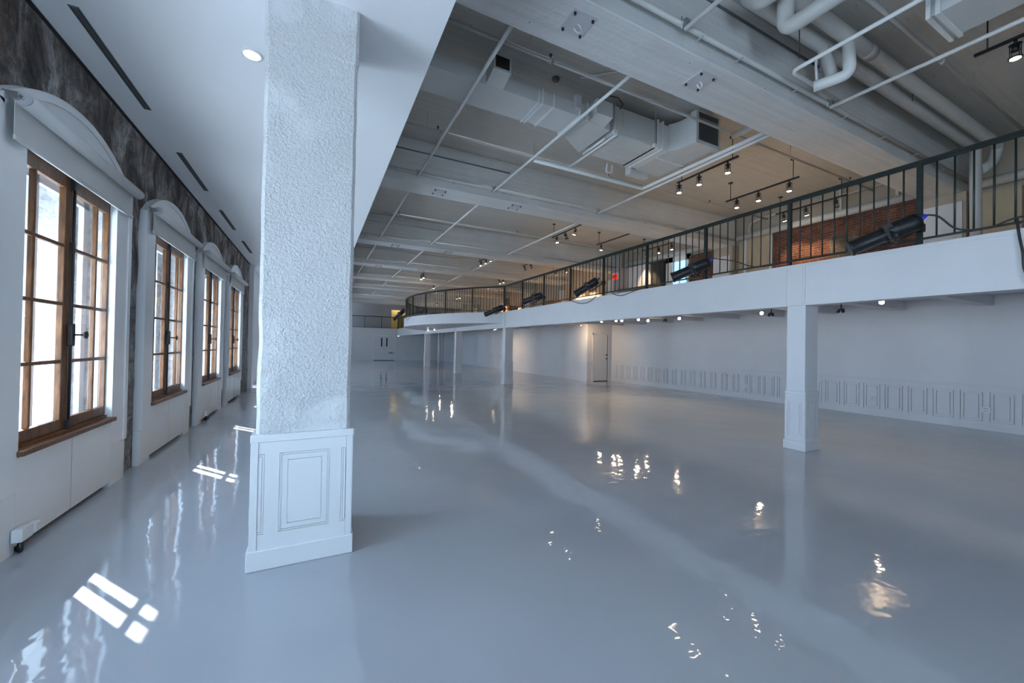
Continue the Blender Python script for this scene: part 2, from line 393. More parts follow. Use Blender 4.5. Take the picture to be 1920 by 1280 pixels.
mb = MB(); n0 = -20; rc = [(2.38+.396*k, 2.38+.396*k+.30) for k in range(n0, 60) if -6.9 < 2.38+.396*k < YJ-.4]
plated(lambda a, b_, c_, d: mb.box(XR-.020, XR-.001, a, b_, c_, d), -7, YJ-.002, .10, .843, .17, .75, rc, (.05,), .014)
put('wainscot_moulding', mb, 'white', wr)
put('kick_board', B(XR-.026, XR, -7, YJ, 0, .10), 'white', wr)
w2 = put('wall_right', B(XJ, 12.4, YJ, FARY, 0, 2.66), 'white'); struct(w2)
mb = MB(); mb.box(XJ-.03, XJ, YJ+.0, FARY, .83, .88); put('chair_rail', mb, 'white', w2)
put('kick_board', B(XJ-.014, XJ, YJ, FARY, 0, .10), 'white', w2)
mb = MB(); mb.box(XJ-.02, 10.86-.07, YJ-.03, YJ, .83, .88); put('chair_rail', mb, 'white', w2)
struct(put('wall_right', B(10.25, 10.52, 34.9, 35.2, 0, 2.5), 'white'))
# door in the jog
d1 = thing('door_1', None, None, (11.24, YJ, 0), kind='structure')
mb = MB(); mb.box(10.79, 10.855, YJ-.035, YJ, 0, 2.11); mb.box(11.635, 11.70, YJ-.035, YJ, 0, 2.11); mb.box(10.79, 11.70, YJ-.035, YJ, 2.05, 2.11)
put('door_frame', mb, 'white', d1)
lf = put('door_leaf', B(10.863, 11.605, YJ-.02, YJ-.002, .03, 2.04), 'white', d1)
put('hinge_gap', MB().box(11.605, 11.637, YJ-.024, YJ-.001, 0, 2.05).box(10.855, 11.605, YJ-.012, YJ-.001, 0, .03), 'dark', d1)
for z in (1.0, 1.17): put('door_knob', MB().lathe((11.53, YJ-.02, z), (0, -1, 0), [(0, .012), (.03, .012), (.035, .03), (.06, .032), (.07, .01)]), 'black', lf)
# far wall with double door
struct(put('wall_far', MB().box(XF+.22, 12.0, FARY, 36.2, 2.17, 2.66).box(-2.2, XF, FARY, 36.2, 2.17, 2.66), 'white'))
struct(put('trim_2', B(-1.9, XF, FARY-.01, FARY, 2.62, 2.81), 'white'))
fw = put('wall_far', B(-2.2, 12.0, FARY, 36.2, 0, 2.17), 'white'); struct(fw)
put('chair_rail', MB().box(-2, 4.4, FARY-.03, FARY, .83, .87).box(6.35, 10.5, FARY-.03, FARY, .83, .87), 'white', fw)
put('kick_board', B(-2, 10.5, FARY-.015, FARY, 0, .1), 'white', fw)
d2 = thing('door_2', None, None, (5.4, FARY, 0), kind='structure')
put('door_frame', MB().box(4.44, 4.50, FARY-.04, FARY, 0, 2.2).box(6.28, 6.34, FARY-.04, FARY, 0, 2.2).box(4.44, 6.34, FARY-.04, FARY, 2.14, 2.2).box(4.44, 6.34, FARY-.02, FARY-.001, 0, .03), 'trimwhite', d2)
for a, b_, vx in ((4.505, 5.375, 5.17), (5.405, 6.275, 5.61)):
    lf = put('door_leaf', B(a, b_, FARY-.03, FARY-.002, .04, 2.13), 'white', d2)
    put('vision_panel', B(vx-.055, vx+.055, FARY-.036, FARY-.03, 1.22, 1.98), 'dark', lf)
put('door_gap', B(4.505, 6.275, FARY-.028, FARY-.002, .005, .038), 'dark', d2)
put('door_pull', MB().tube([(5.33, FARY-.03, 1.0), (5.33, FARY-.08, 1.0), (5.33, FARY-.08, 1.22), (5.33, FARY-.03, 1.22)], .012, 8).tube([(5.45, FARY-.03, 1.0), (5.45, FARY-.08, 1.0), (5.45, FARY-.08, 1.22), (5.45, FARY-.03, 1.22)], .012, 8), 'steel', d2)
for x_ in (5.75, 5.9, 6.0, 6.12): put('door_plate', B(x_, x_+.08, FARY-.036, FARY-.03, .62, .70 if x_ != 5.9 else .74), 'dark', d2)

# ------------------------------------------------------------------ windows of the left wall
def window(i, yc, full=True):
    wn = thing('window_%d' % (i+1), None, None, (-1.9, yc, .66), kind='structure')
    YH, zb, zt = .86, .66, 2.98
    fx0, fx1 = -1.965, -1.868
    mb = MB(); mb.box(fx0, fx1, yc-YH, yc-YH+.10, zb, zt); mb.box(fx0, fx1, yc+YH-.10, yc+YH, zb, zt)
    mb.box(fx0, fx1, yc-YH+.1, yc+YH-.1, zt-.12, zt); mb.box(fx0, fx1, yc-YH+.1, yc+YH-.1, zb, zb+.07)
    put('window_frame', mb, 'oak', wn)
    put('window_sill', MB().bbox(-1.95, -1.795, yc-.715, yc+.715, .665, .705, .008), 'oak', wn)
    rows = [.82, 1.30, 1.78, 2.265, 2.75]
    for s in (-1, 1):
        a, b_ = (yc-YH+.1, yc-.003) if s < 0 else (yc+.003, yc+YH-.1)
        st = .078
        mb = MB(); x0, x1 = -1.93, -1.885
        mb.bbox(x0, x1, a, a+st, zb+.07, zt-.12, .006); mb.bbox(x0, x1, b_-st, b_, zb+.07, zt-.12, .006)
        mb.bbox(x0, x1, a+st, b_-st, zb+.07, rows[0], .006); mb.bbox(x0, x1, a+st, b_-st, rows[-1], zt-.12, .006)
        mu = yc+s*.465
        mb.bbox(x0+.004, x1-.004, mu-.013, mu+.013, rows[0], rows[-1], .006)
        for z in rows[1:-1]: mb.bbox(x0+.004, x1-.002, a+st, b_-st, z-.015, z+.015, .006)
        cs = put('casement', mb, 'oak', wn)
        put('glass_pane', B(-1.910, -1.906, a+st-.01, b_-st+.01, rows[0]-.01, rows[-1]+.01), 'glass', cs)
        hy = yc+s*(YH-.105)
        for z in (.98, 1.72, 2.52): put('hinge', MB().cyl((-1.875, hy, z-.055), (-1.875, hy, z+.055), .011, 10).box(-1.884, -1.879, hy-.022, hy+.022, z-.045, z+.045), 'black', cs)
    # espagnolette bolt
    hb = put('window_bolt', MB().cyl((-1.868, yc+.0, .72), (-1.868, yc, 2.84), .009, 8).box(-1.885, -1.86, yc-.02, yc+.02, .72, .80).box(-1.885, -1.86, yc-.02, yc+.02, 2.76, 2.86).box(-1.885, -1.86, yc-.016, yc+.016, 2.22, 2.31), 'black', wn)
    put('bolt_handle', MB().bbox(-1.885, -1.845, yc-.024, yc+.024, 1.43, 1.62, .008).cyl((-1.85, yc, 1.525), (-1.78, yc, 1.525), .009, 10).lathe((-1.785, yc, 1.525), (1, 0, 0), [(0, .01), (.006, .03), (.018, .034), (.026, .012)], 14), 'black', hb)
    # outer storm sash, painted white
    mb = MB(); x0, x1 = -2.14, -2.10
    for a, b_ in ((-.86, -.76), (-.045, .045), (.76, .86)): mb.box(x0, x1, yc+a, yc+b_, .64, 2.98)
    mb.box(x0, x1, yc-.86, yc+.86, .64, .74); mb.box(x0, x1, yc-.86, yc+.86, 2.80, 2.98)
    put('storm_frame', mb, 'trimwhite', wn)
def arch_pts(yc, hw, zs, sag, n=28):
    r = (hw*hw+sag*sag)/(2*sag); zc = zs+sag-r; a0 = math.asin(hw/r)
    return [(yc+r*math.sin(-a0+2*a0*k/n), zc+r*math.cos(-a0+2*a0*k/n)) for k in range(n+1)]
def surround(i, yc):
    t_ = thing('trim_%d' % (i+10), None, None, (-1.85, yc, 0), kind='structure')
    X0, X1 = -1.90, -1.832; HW, OW, ZS = 1.028, .70, 3.03
    mb = MB()
    for s in (-1, 1):
        a, b_ = sorted((yc+s*OW, yc+s*HW)); mb.box(X0, X1, a, b_, .42, 2.86); mb.box(X0, X1-.005, a, b_, 0, .416)
    ap = arch_pts(yc, HW, ZS, .375)
    mb.prism([(X0, yc-HW, 2.86), (X0, yc+HW, 2.86)] + [(X0, y, z) for y, z in ap[::-1]][0:], (X1-X0, 0, 0))
    bdy = put('casing', mb, 'trimwhite', t_)
    # raised rim following the arch and sides
    outer = arch_pts(yc, HW, ZS, .375); inner = arch_pts(yc, HW-.07, ZS-.03, .345); rm = MB(); n = len(outer)
    for k in range(n-1):
        (a, b_), (c_, d), (e_, f_), (g_, h_) = outer[k], outer[k+1], inner[k+1], inner[k]
        rm.hexa([(X1-.001, a, b_), (X1-.001, c_, d), (X1-.001, e_, f_), (X1-.001, g_, h_), (X1+.012, a, b_), (X1+.012, c_, d), (X1+.012, e_, f_), (X1+.012, g_, h_)])
    for s in (-1, 1):
        a, b_ = sorted((yc+s*(HW-.07), yc+s*HW)); rm.box(X1-.001, X1+.012, a, b_, .42, ZS)
    put('arch_rim', rm, 'trimwhite', t_)
    for s in (-1, 1):
        a, b_ = sorted((yc+s*OW, yc+s*.004)); b_ -= .003; a += .003
        put('cover_panel', B(X0+.01, X1-.006, a, b_, .045, .655), 'trimwhite', t_)
    put('shadow_gap', B(X0, X0+.008, yc-OW, yc+OW, 0, .66), 'dark', t_)
def shade(i, yc, lab):
    y0, y1, x, z = yc-.94, yc+.94, -1.745, 3.06
    t_ = thing('roller_shade', lab, 'window shade', (x, yc, z), 'roller shades over the arched windows')
    put('roller', MB().cyl((x, y0, z), (x, y1, z), .048, 24), 'shade', t_)
    fb = put('fabric', MB().box(x-.047, x-.043, y0+.012, y1-.012, 2.80, z), 'shade', t_)
    put('hem_bar', MB().bbox(x-.052, x-.036, y0+.01, y1-.01, 2.79, 2.825, .006), 'shade', fb)
    for s, ye in ((-1, y0), (1, y1)):
        put('bracket', MB().bbox(-1.832, x-.01, min(ye+s*.016, ye+s*.028), max(ye+s*.016, ye+s*.028), z-.02, z+.03, .003).cyl((x, ye, z), (x, ye+s*.03, z), .012, 10), 'steel', t_)
    put('end_disc', MB().cyl((x, y0-.004, z), (x, y0-.012, z), .046, 22), 'plate', t_)
    return t_
poss = ['nearest of the row', 'second of the row', 'third of the row', 'farthest of the row']
for i, yc in enumerate(WC):
    window(i, yc); surround(i, yc)
    if i >= 4: shade(i, yc, 'white roller shade rolled up above an arched window, ' + poss[i-4])

# outlets at the foot of the window panels
def outlet_box(y, lab):
    t_ = thing('floor_outlet_box', lab, 'power outlet', (-1.80, y, .0))
    put('box', MB().bbox(-1.832, -1.775, y-.07, y+.055, .085, .175, .008), 'outlet', t_)
    put('socket_face', MB().bbox(-1.815, -1.765, y+.055, y+.12, .10, .17, .006), 'outlet', t_)
    put('conduit', MB().tube([(-1.80, y-.03, .09), (-1.80, y-.03, .03), (-1.805, y-.02, .016), (-1.84, y+.02, .016)], .015, 10), 'black', t_)
outlet_box(3.99, 'white double outlet box at the foot of the nearest window panel')
outlet_box(9.15, 'small outlet box at the foot of the third window panel')

# soffit air slots and downlight
for k, lab in enumerate(('long slot air diffuser in the white soffit, nearest and longest looking', 'slot air diffuser in the soffit, second from the camera', 'slot air diffuser in the soffit, third from the camera', 'slot air diffuser in the soffit, farthest and shortest looking')):
    y0 = 3.97+WSTEP*k; y1 = y0+1.42
    t_ = thing('slot_diffuser', lab, 'air vent', (-1.62, (y0+y1)/2, SOF), 'slot diffusers along the soffit')
    put('frame', MB().box(-1.655, -1.648, y0, y1, SOF-.006, SOF).box(-1.602, -1.595, y0, y1, SOF-.006, SOF).box(-1.655, -1.595, y0, y0+.012, SOF-.006, SOF).box(-1.655, -1.595, y1-.012, y1, SOF-.006, SOF), 'slot', t_)
    put('dark_slot', B(-1.648, -1.602, y0+.01, y1-.01, SOF-.003, SOF-.0005), 'dark', t_)
    put('blade', MB().box(-1.636, -1.630, y0+.01, y1-.01, SOF-.008, SOF-.003).box(-1.620, -1.614, y0+.01, y1-.01, SOF-.008, SOF-.003), 'slot', t_)
t_ = thing('recessed_downlight', 'round lit downlight in the soffit beside the big pillar', 'ceiling light', (-.53, 3.93, SOF))
put('trim_ring', MB().lathe((-.53, 3.93, SOF), (0, 0, -1), [(0, .085), (.006, .082), (.01, .062), (.002, .058)], 28), 'trimwhite', t_)
put('lamp_lens', MB().lathe((-.53, 3.93, SOF-.0105), (0, 0, -1), [(0, .056), (.004, .05), (.007, .02)], 24), 'dlight', t_)
dl = bpy.data.lights.new('downlight_lamp', 'SPOT'); dl.energy = 14; dl.color = (.85, .93, 1); dl.spot_size = 1.8; dl.shadow_soft_size = .05
o = bpy.data.objects.new('downlight_lamp', dl); C.objects.link(o); o.location = (0, 0, -.03); o.parent = t_

# ------------------------------------------------------------------ big pillar
PX0, PX1, PY = -.352, .247, 3.06
t_ = thing('pillar', 'large textured white pillar with panelled base in the foreground', 'pillar', (-.05, 3.35, 0))
def chamfer_col(x0, x1, y0, y1, z0, z1, c_):
    p_ = [(x0+c_, y0, z0), (x1-c_, y0, z0), (x1, y0+c_, z0), (x1, y1-c_, z0), (x1-c_, y1, z0), (x0+c_, y1, z0), (x0, y1-c_, z0), (x0, y0+c_, z0)]
    return MB().prism(p_, (0, 0, z1-z0))
sh = MB()
bm = sh.bm
# stucco shaft, subdivided and slightly uneven, with a form-joint near the top
nx, nz = 14, 90
def ring(z):
    c_ = .022; jx = .006*noise.noise(Vector((1, 2, z*3)))
    x0, x1, y0, y1 = PX0+.012+jx, PX1-.012+.004*noise.noise(Vector((5, 2, z*4))), PY, PY+.60
    if z > 3.525: x0 -= .007; x1 += .007; y0 -= .006
    base = [(x0+c_, y0), (x1-c_, y0), (x1, y0+c_), (x1, y1-c_), (x1-c_, y1), (x0+c_, y1), (x0, y1-c_), (x0, y0+c_)]
    out = []
    for k in range(8):
        a = Vector(base[k]); b_ = Vector(base[(k+1) % 8]); n_ = 8 if k % 2 == 0 else 1
        for j in range(n_):
            q = a+(b_-a)*j/n_; d_ = .0035*noise.noise(Vector((q.x*6, q.y*6, z*5)))
            out.append((q.x+d_, q.y+d_, z))
    return out
zs = [.88+(SOF-.88)*k/nz for k in range(nz+1)]; zs += [3.520, 3.530]; zs.sort()
rings = [[bm.verts.new(q) for q in ring(z)] for z in zs]
for A, B_ in zip(rings, rings[1:]):
    for j in range(len(A)): bm.faces.new((A[j], A[(j+1) % len(A)], B_[(j+1) % len(A)], B_[j]))
bm.faces.new(rings[0][::-1]); bm.faces.new(rings[-1])
put('shaft', sh, 'stucco', t_, 'rough stucco shaft')
bx0, bx1, by0, by1 = -.358, .252, 3.045, 3.675
wc = put('wainscot', chamfer_col(bx0, bx1, by0, by1, .13, .86, .004), 'trimwhite', t_)
mb = MB()
for xx in (bx0-.001, bx1-.039): mb.box(xx, xx+.04, by0-.012, by0, .13, .835)
plated(lambda a, b_, c_, d: mb.box(a, b_, by0-.009, by0-.0005, c_, d), bx0+.041, bx1-.042, .13, .833, .235, .755, [(bx0-.02, -.283), (-.195, .105), (.182, bx1+.1)], (.012, .048), .0045)
for s, xx in ((-1, bx0), (1, bx1)):
    x0, x1 = (xx-.009, xx-.0005) if s < 0 else (xx+.0005, xx+.009)
    plated(lambda a, b_, c_, d: mb.box(x0, x1, a, b_, c_, d), by0+.03, by1-.03, .13, .833, .235, .755, [(by0+.13, by1-.13)], (.012, .048), .0045)
put('panel_face', mb, 'trimwhite', wc)
put('cap_rail', MB().bbox(bx0-.008, bx1+.010, by0-.012, by1+.01, .833, .885, .006), 'trimwhite', t_)
put('baseboard', MB().bbox(-.376, .268, 3.025, 3.70, 0, .135, .008), 'trimwhite', t_)
put('outlet_plate', MB().bbox(bx0-.014, bx0, 3.10, 3.18, .27, .40, .004), 'outlet', t_)

# ------------------------------------------------------------------ balcony
XF = 6.53; ZT = 2.815; ZB = 2.182
YC0, YC1 = 13.86, 25.75
bal = thing('balcony', 'long white upper gallery with deep fascia and curved bulge', 'balcony', (XF, 3.4, ZB))
put('deck', B(XF+.05, 12.6, -7.0, 37.8, 2.66, 2.80), 'white', bal)
put('fascia', B(XF, XF+.22, -7.0, FARY+.1, ZB, ZT), 'white', bal)
put('fascia_lip', MB().box(XF-.008, XF, -7, YC0, ZT-.05, ZT-.004).box(XF-.008, XF, -7, YC0, ZB, ZB+.045), 'white', bal)
ARC = (12.3, 19.8, 8.24)
def arc(n, r=ARC[2], x=ARC[0]):
    h_ = (YC1-YC0)/2; a0 = math.asin(h_/ARC[2])
    return [(x-r*math.cos(-a0+2*a0*k/n), ARC[1]-.0+r*math.sin(-a0+2*a0*k/n)) for k in range(n+1)]
ap = arc(48)
put('curved_bulge', MB().prism([(XF+.02, ap[0][1], 2.38)] + [(min(x_, XF+.02), y_, 2.38) for x_, y_ in ap] + [(XF+.02, ap[-1][1], 2.38)], (0, 0, ZT-2.38)), 'white', bal)
mb = MB()
for yj in [2.64-1.29*k for k in range(1, 7)] + [2.64+1.29*k for k in range(0, 9)] + [14.6+1.4*k for k in range(15)]:
    mb.box(XF+.22, XR if yj < YJ else XJ, yj, yj+.20, 2.46, 2.66)
put('joist', mb, 'white', bal)
put('far_deck', B(-2.2, XF+.0, FARY, 37.8, 2.66, 2.80), 'white', bal)
for yc_ in (3.405, 13.78, 19.7, 26.1):
    put('fascia_pilaster', MB().box(XF-.012, XF, yc_-.125, yc_+.155, ZB, ZT-.05).box(XF-.018, XF, yc_-.10, yc_-.09, ZB, ZT-.05).box(XF-.018, XF, yc_+.12, yc_+.13, ZB, ZT-.05), 'white', bal)

# balcony columns
def column(yc_, lab):
    w = .127; x0, x1 = 6.545, 6.88; y0, y1 = yc_-w, yc_+w
    t_ = thing('column', lab, 'column', ((x0+x1)/2, yc_, 0), 'square white columns under the gallery')
    put('shaft', B(x0, x1, y0, y1, 0, ZB), 'white', t_)
    wv = put('wainscot', B(x0-.012, x1+.012, y0-.012, y1+.012, .13, .86), 'white', t_)
    mb = MB()
    X_, Y_ = x0-.012, y0-.012
    plated(lambda a, b_, c_, d: mb.box(X_-.007, X_-.0005, a, b_, c_, d), y0-.012, y1+.012, .13, .835, .22, .74, [(y0+.03, y1-.03)], (.03,), .009)
    plated(lambda a, b_, c_, d: mb.box(a, b_, Y_-.007, Y_-.0005, c_, d), x0-.012, x1+.012, .13, .835, .22, .74, [(x0+.04, x1-.04)], (.03,), .009)
    put('panel_moulding', mb, 'white', wv)
    put('cap_rail', MB().bbox(x0-.022, x1+.022, y0-.022, y1+.022, .835, .89, .005), 'white', t_)
    put('baseboard', MB().bbox(x0-.03, x1+.03, y0-.03, y1+.03, 0, .135, .006), 'white', t_)
column(3.405, 'square white column with panelled base, nearest under the gallery')
column(13.78, 'square white column where the straight gallery meets its curve')
column(19.7, 'square white column under the middle of the curved gallery')
column(26.1, 'thin looking white column, farthest under the gallery')
tag(put('pipe_drop', MB().cyl((8.95, 31, 0), (8.95, 31, 2.66), .12, 16), 'white', at=(8.95, 31, 0)), 'pale round column far back below the gallery', 'column')

# ------------------------------------------------------------------ railings
def railing(name, lab, path, nper, loc, zt=3.83, zb=2.80, bot=2.885, postr=.024):
    t_ = thing('railing', lab, 'railing', loc)
    P3 = [Vector((x, y, 0)) for x, y in path]
    L = [0]
    for a, b_ in zip(P3, P3[1:]): L.append(L[-1]+(b_-a).length)
    def at(s):
        for i in range(len(L)-1):
            if s <= L[i+1] or i == len(L)-2:
                q = P3[i].lerp(P3[i+1], (s-L[i])/(L[i+1]-L[i])); d = (P3[i+1]-P3[i]).normalized(); return q, math.atan2(d.y, d.x)
    put('top_rail', MB().sweep([(p.x, p.y, zt) for p in P3], .055, .032).sweep([(p.x, p.y, zt-.03) for p in P3], .03, .03), 'rail', t_)
    put('bottom_rail', MB().sweep([(p.x, p.y, bot) for p in P3], .035, .022), 'rail', t_)
    nb = max(1, round(L[-1]/1.47)); st = L[-1]/nb; pp = bb = None; off = OFF[t_.name]
    for i in range(nb+1):
        q, a = at(min(i*st, L[-1]-1e-4))
        if pp is None:
            pp = put('post', MB().box(-postr+off.x, postr+off.x, -postr+off.y, postr+off.y, zb, zt-.01), 'rail', t_); o = pp
        else: o = pp.copy(); C.objects.link(o); o.parent = t_
        o.location = (q.x-off.x, q.y-off.y, 0); o.rotation_euler = (0, 0, a)
        if i == nb: break
        for j in range(1, nper):
            q, a = at(i*st+st*j/nper)
            if bb is None:
                bb = put('baluster', MB().cyl((off.x, off.y, bot), (off.x, off.y, zt-.02), .0095, 6), 'rail', t_); o = bb
            else: o = bb.copy(); C.objects.link(o); o.parent = t_
            o.location = (q.x-off.x, q.y-off.y, 0)
    return t_
XRL = XF+.03
yr0, nb_ = .58, 9
ystep = (13.80-.58)/9
railing('r', 'dark green metal railing along the straight gallery edge', [(XRL, .58), (XRL, 13.80)], 10, (XRL, 7, 2.80))
ap2 = arc(60, 8.17)
railing('r', 'dark metal railing bowing around the curved gallery bulge', [(XRL, 13.86)] + [q for q in ap2 if q[0] < XRL-.02] + [(XRL, 25.74)], 11, (4.2, 19.8, 2.80))
railing('r', 'dark metal railing far back on the straight gallery side', [(XRL, 25.85), (XRL, 35.75)], 11, (XRL, 31, 2.80))
railing('r', 'dark metal railing on the gallery across the far end wall', [(-1.8, FARY-.06), (XRL-.05, FARY-.06)], 12, (2.4, FARY-.06, 2.80))

# ------------------------------------------------------------------ upper storey walls
XU = 12.22
struct(put('wall_right', B(XU+.03, 12.6, -7.2, 38, 2.8, CZ), 'warmwall'))
uw = struct(put('wall_far', MB().box(-2.2, 6.25, 37.5, 37.8, 2.8, CZ).box(6.25, 12.6, 37.5, 37.8, 4.62, CZ).box(7.9, 12.6, 37.5, 37.8, 2.8, 4.62), 'greywall'))
struct(put('wall_far', MB().box(-2.2, 12.6, 39.2, 39.4, 2.6, CZ).box(4.6, 4.7, 37.8, 39.2, 2.6, CZ).box(9.6, 9.7, 37.8, 39.2, 2.6, CZ).box(4.7, 9.6, 37.8, 39.2, 2.6, 2.8), 'farglow'))
fl = bpy.data.lights.new('corridor_lamp', 'POINT'); fl.energy = 45; fl.color = (1, .86, .5); fl.shadow_soft_size = .1
flo = bpy.data.objects.new('corridor_lamp', fl); C.objects.link(flo); flo.location = (7.1, 38.6, 5.2)
struct(put('wall_left', B(-2.3, -2.1, 36.0, 39.4, 0, CZ), 'greywall'))
# brick and rubble faces between pilasters
def panel(name, lab, cat, x0, y0, y1, z0, z1, mat, th=.1, group=None):
    return tag(put(name, B(x0, x0+th, y0, y1, z0, z1), mat, at=(x0, (y0+y1)/2, z0)), lab, cat, group)
def spanel(y0, y1, z0, z1, mat, x=XU, th=.06): return struct(put('wall_right', B(x-th, x+.05, y0, y1, z0, z1), mat))
spanel(3.66, 4.95, 2.8, 5.0, 'brick'); spanel(4.95, 5.55, 2.8, 4.55, 'rubble'); spanel(4.95, 5.55, 4.55, 5.0, 'brick')
spanel(5.55, 6.98, 2.8, 5.0, 'brick'); spanel(6.98, 8.05, 2.8, 3.75, 'rubble')
spanel(8.75, 9.75, 2.8, 4.9, 'brick'); spanel(.5, 3.0, 2.8, 3.7, 'rubble'); spanel(9.75, 9.95, 2.8, 4.9, 'rubble')
# pilasters carrying the beams (white panel towards the room)
PIL = [(3.03, 3.68), (8.12, 8.76), (13.46, 14.08), (17.5, 18.1), (21.4, 22.0), (25.0, 25.6), (30.4, 31.0)]
for y0, y1 in PIL:
    w_ = struct(put('wall_right', B(11.93, XU+.05, y0, y1, 2.8, 4.86), 'warmwall'))
    put('white_panel', B(11.90, 11.93, y0+.05, y1+.02, 2.8, 4.66 if y0 < 5 else 4.55), 'white', w_)
# boarded opening with cream panel
t_ = thing('boarded_opening', 'cream boarded niche between the brickwork and the second pier', 'panel', (12.2, 7.45, 3.75))
put('board', B(12.19, 12.24, 6.98, 8.05, 3.75, 5.05), 'cream', t_)
for y in (7.0, 7.78): put('upright', B(12.13, 12.19, y, y+.07, 3.85, 5.05), 'white', t_)
t_ = thing('boarded_opening', 'tan boxed niche beside the vertical pipe, behind the railing', 'panel', (12.2, 2.5, 3.7))
put('board', B(12.0, 12.24, 2.33, 3.0, 3.7, 4.75), 'cream', t_); put('upright', B(12.0, 12.06, 2.15, 2.21, 3.75, 4.75), 'cream', t_)
mb = MB()
for k in range(26): mb.box(11.97, 12.02, .3+k*.066, .3+k*.066+.045, 2.8, 4.85)
tag(put('slatted_screen', mb.box(12.02, 12.24, .25, 2.05, 2.8, 4.85), 'redslat', at=(12, 1.2, 2.8)), 'dark red slatted screen at the near end of the gallery', 'screen')
# bay 2: blue-lit window, dark bar and white panel
wn = thing('window_9', None, None, (12.2, 10.3, 3.7), kind='structure')
put('window_frame', MB().box(12.12, 12.26, 9.92, 10.0, 3.0, 4.98).box(12.12, 12.26, 10.62, 10.95, 3.0, 4.98).box(12.12, 12.26, 9.92, 10.95, 4.78, 5.0).box(12.10, 12.2, 10.0, 10.62, 4.32, 4.35).box(12.10, 12.2, 10.3, 10.325, 3.0, 4.78), 'trimwhite', wn)
mb_ = simple('daylit_pane', (.3, .5, .9), .3, emit=((.25, .52, 1), 1.6)); M['pane'] = mb_
put('lit_pane', B(12.17, 12.2, 10.0, 10.62, 3.0, 4.78), 'pane', wn)
tag(put('back_bar', MB().box(11.5, 12.2, 10.5, 12.3, 2.8, 3.75).box(11.9, 12.2, 10.95, 11.5, 3.75, 4.9), 'dark', at=(11.9, 11.4, 2.8)), 'dark bar counter with tall black cupboard upstairs', 'bar')
panel('wall_cabinet', 'pale grey wall cabinet above the dark bar upstairs', 'cabinet', 11.7, 11.55, 13.2, 4.0, 4.85, 'white', .5)
panel('partition', 'grey partition carrying a red sign upstairs', 'partition', 11.2, 12.62, 12.9, 2.8, 4.85, 'greywall', .9)
t_ = thing('exit_sign', 'small red sign on a pale plate behind the railing', 'sign', (11.15, 12.75, 4.35))
put('sign_face', B(11.13, 11.16, 12.62, 12.90, 4.36, 4.56), 'red', t_)
put('back_plate', B(11.16, 11.2, 12.58, 12.95, 4.34, 4.62), 'white', t_)
cu = bpy.data.curves.new('x', 'FONT'); cu.body = 'EXIT'; cu.size = .13; cu.align_x = 'CENTER'; cu.align_y = 'CENTER'; cu.extrude = .002
to = bpy.data.objects.new('x', cu); C.objects.link(to); dg = bpy.context.evaluated_depsgraph_get(); me = bpy.data.meshes.new_from_object(to.evaluated_get(dg)); bpy.data.objects.remove(to)
me.materials.clear(); me.materials.append(M['dark'])
to = bpy.data.objects.new('lettering', me); C.objects.link(to); to.parent = t_; to.location = (-.024, .01, .11); to.rotation_euler = (PI/2, 0, -PI/2)
# farther cabinets
for args in [('brown wooden cabinet beyond the curve, left of the gallery post', 11.0, 22.4, 24.6, 1.25), ('brown cupboard between the far gallery posts', 11.4, 17.9, 18.9, 1.2), ('orange brown cupboard behind the black spotlight', 11.4, 16.0, 16.8, 1.0), ('low dark brown counter behind the curved railing', 11.2, 27.5, 31.0, .9)]:
    panel('cabinet', args[0], 'cabinet', args[1], args[2], args[3], 2.8, 2.8+args[4], 'brownwood', .6)
# low dark table on the curved bulge
t_ = thing('table', 'low black table standing on the curved gallery bulge', 'table', (6.2, 22.6, 2.8))
put('table_top', B(5.8, 6.9, 21.9, 23.3, 3.22, 3.27), 'black', t_)
for a, b_ in ((5.85, 21.95), (6.8, 21.95), (5.85, 23.2), (6.8, 23.2)): put('leg', B(a, a+.05, b_, b_+.05, 2.815, 3.22), 'black', t_)

# ------------------------------------------------------------------ beams with anchor plates
BM = [(3.06, 3.69), (8.18, 8.77), (13.5, 14.07), (17.45, 18.12), (21.3, 21.95), (24.95, 25.55), (30.4, 31.0), (34.6, 35.3)]
ZBM = 4.85
for i, (y0, y1) in enumerate([(-2.1, -1.5)] + BM):
    lab = 'white painted concrete ceiling beam, ' + (['just behind the camera'] + ['nearest and widest in view', 'second from the camera', 'third from the camera', 'fourth from the camera', 'fifth from the camera', 'sixth from the camera', 'seventh from the camera', 'last before the far wall'])[i]
    t_ = thing('concrete_beam', lab, 'beam', (6.5, (y0+y1)/2, ZBM), 'ceiling beams')
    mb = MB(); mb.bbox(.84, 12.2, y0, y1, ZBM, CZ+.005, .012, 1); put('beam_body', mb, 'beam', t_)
    if i in (0,): continue
    for px in (2.36, 4.22):
        yc_ = (y0+y1)/2; s_ = .14
        pl = put('anchor_plate', MB().bbox(px-s_, px+s_, yc_-.05-s_, yc_-.05+s_, ZBM-.012, ZBM+.002, .003), 'plate', t_)
        if i <= 4:
            for dx, dy in ((-1, -1), (1, -1), (-1, 1), (1, 1)):
                put('anchor_bolt', MB().cyl((px+dx*.11, yc_-.05+dy*.11, ZBM-.012), (px+dx*.11, yc_-.05+dy*.11, ZBM-.034), .014, 8), 'black', pl)
            put('lifting_hook', MB().tube([(px+.045*math.cos(a), yc_-.05, ZBM-.052+.045*math.sin(a)) for a in [PI*.5-PI*2*k/14 for k in range(11)]], .008, 8), 'metalwhite', pl)

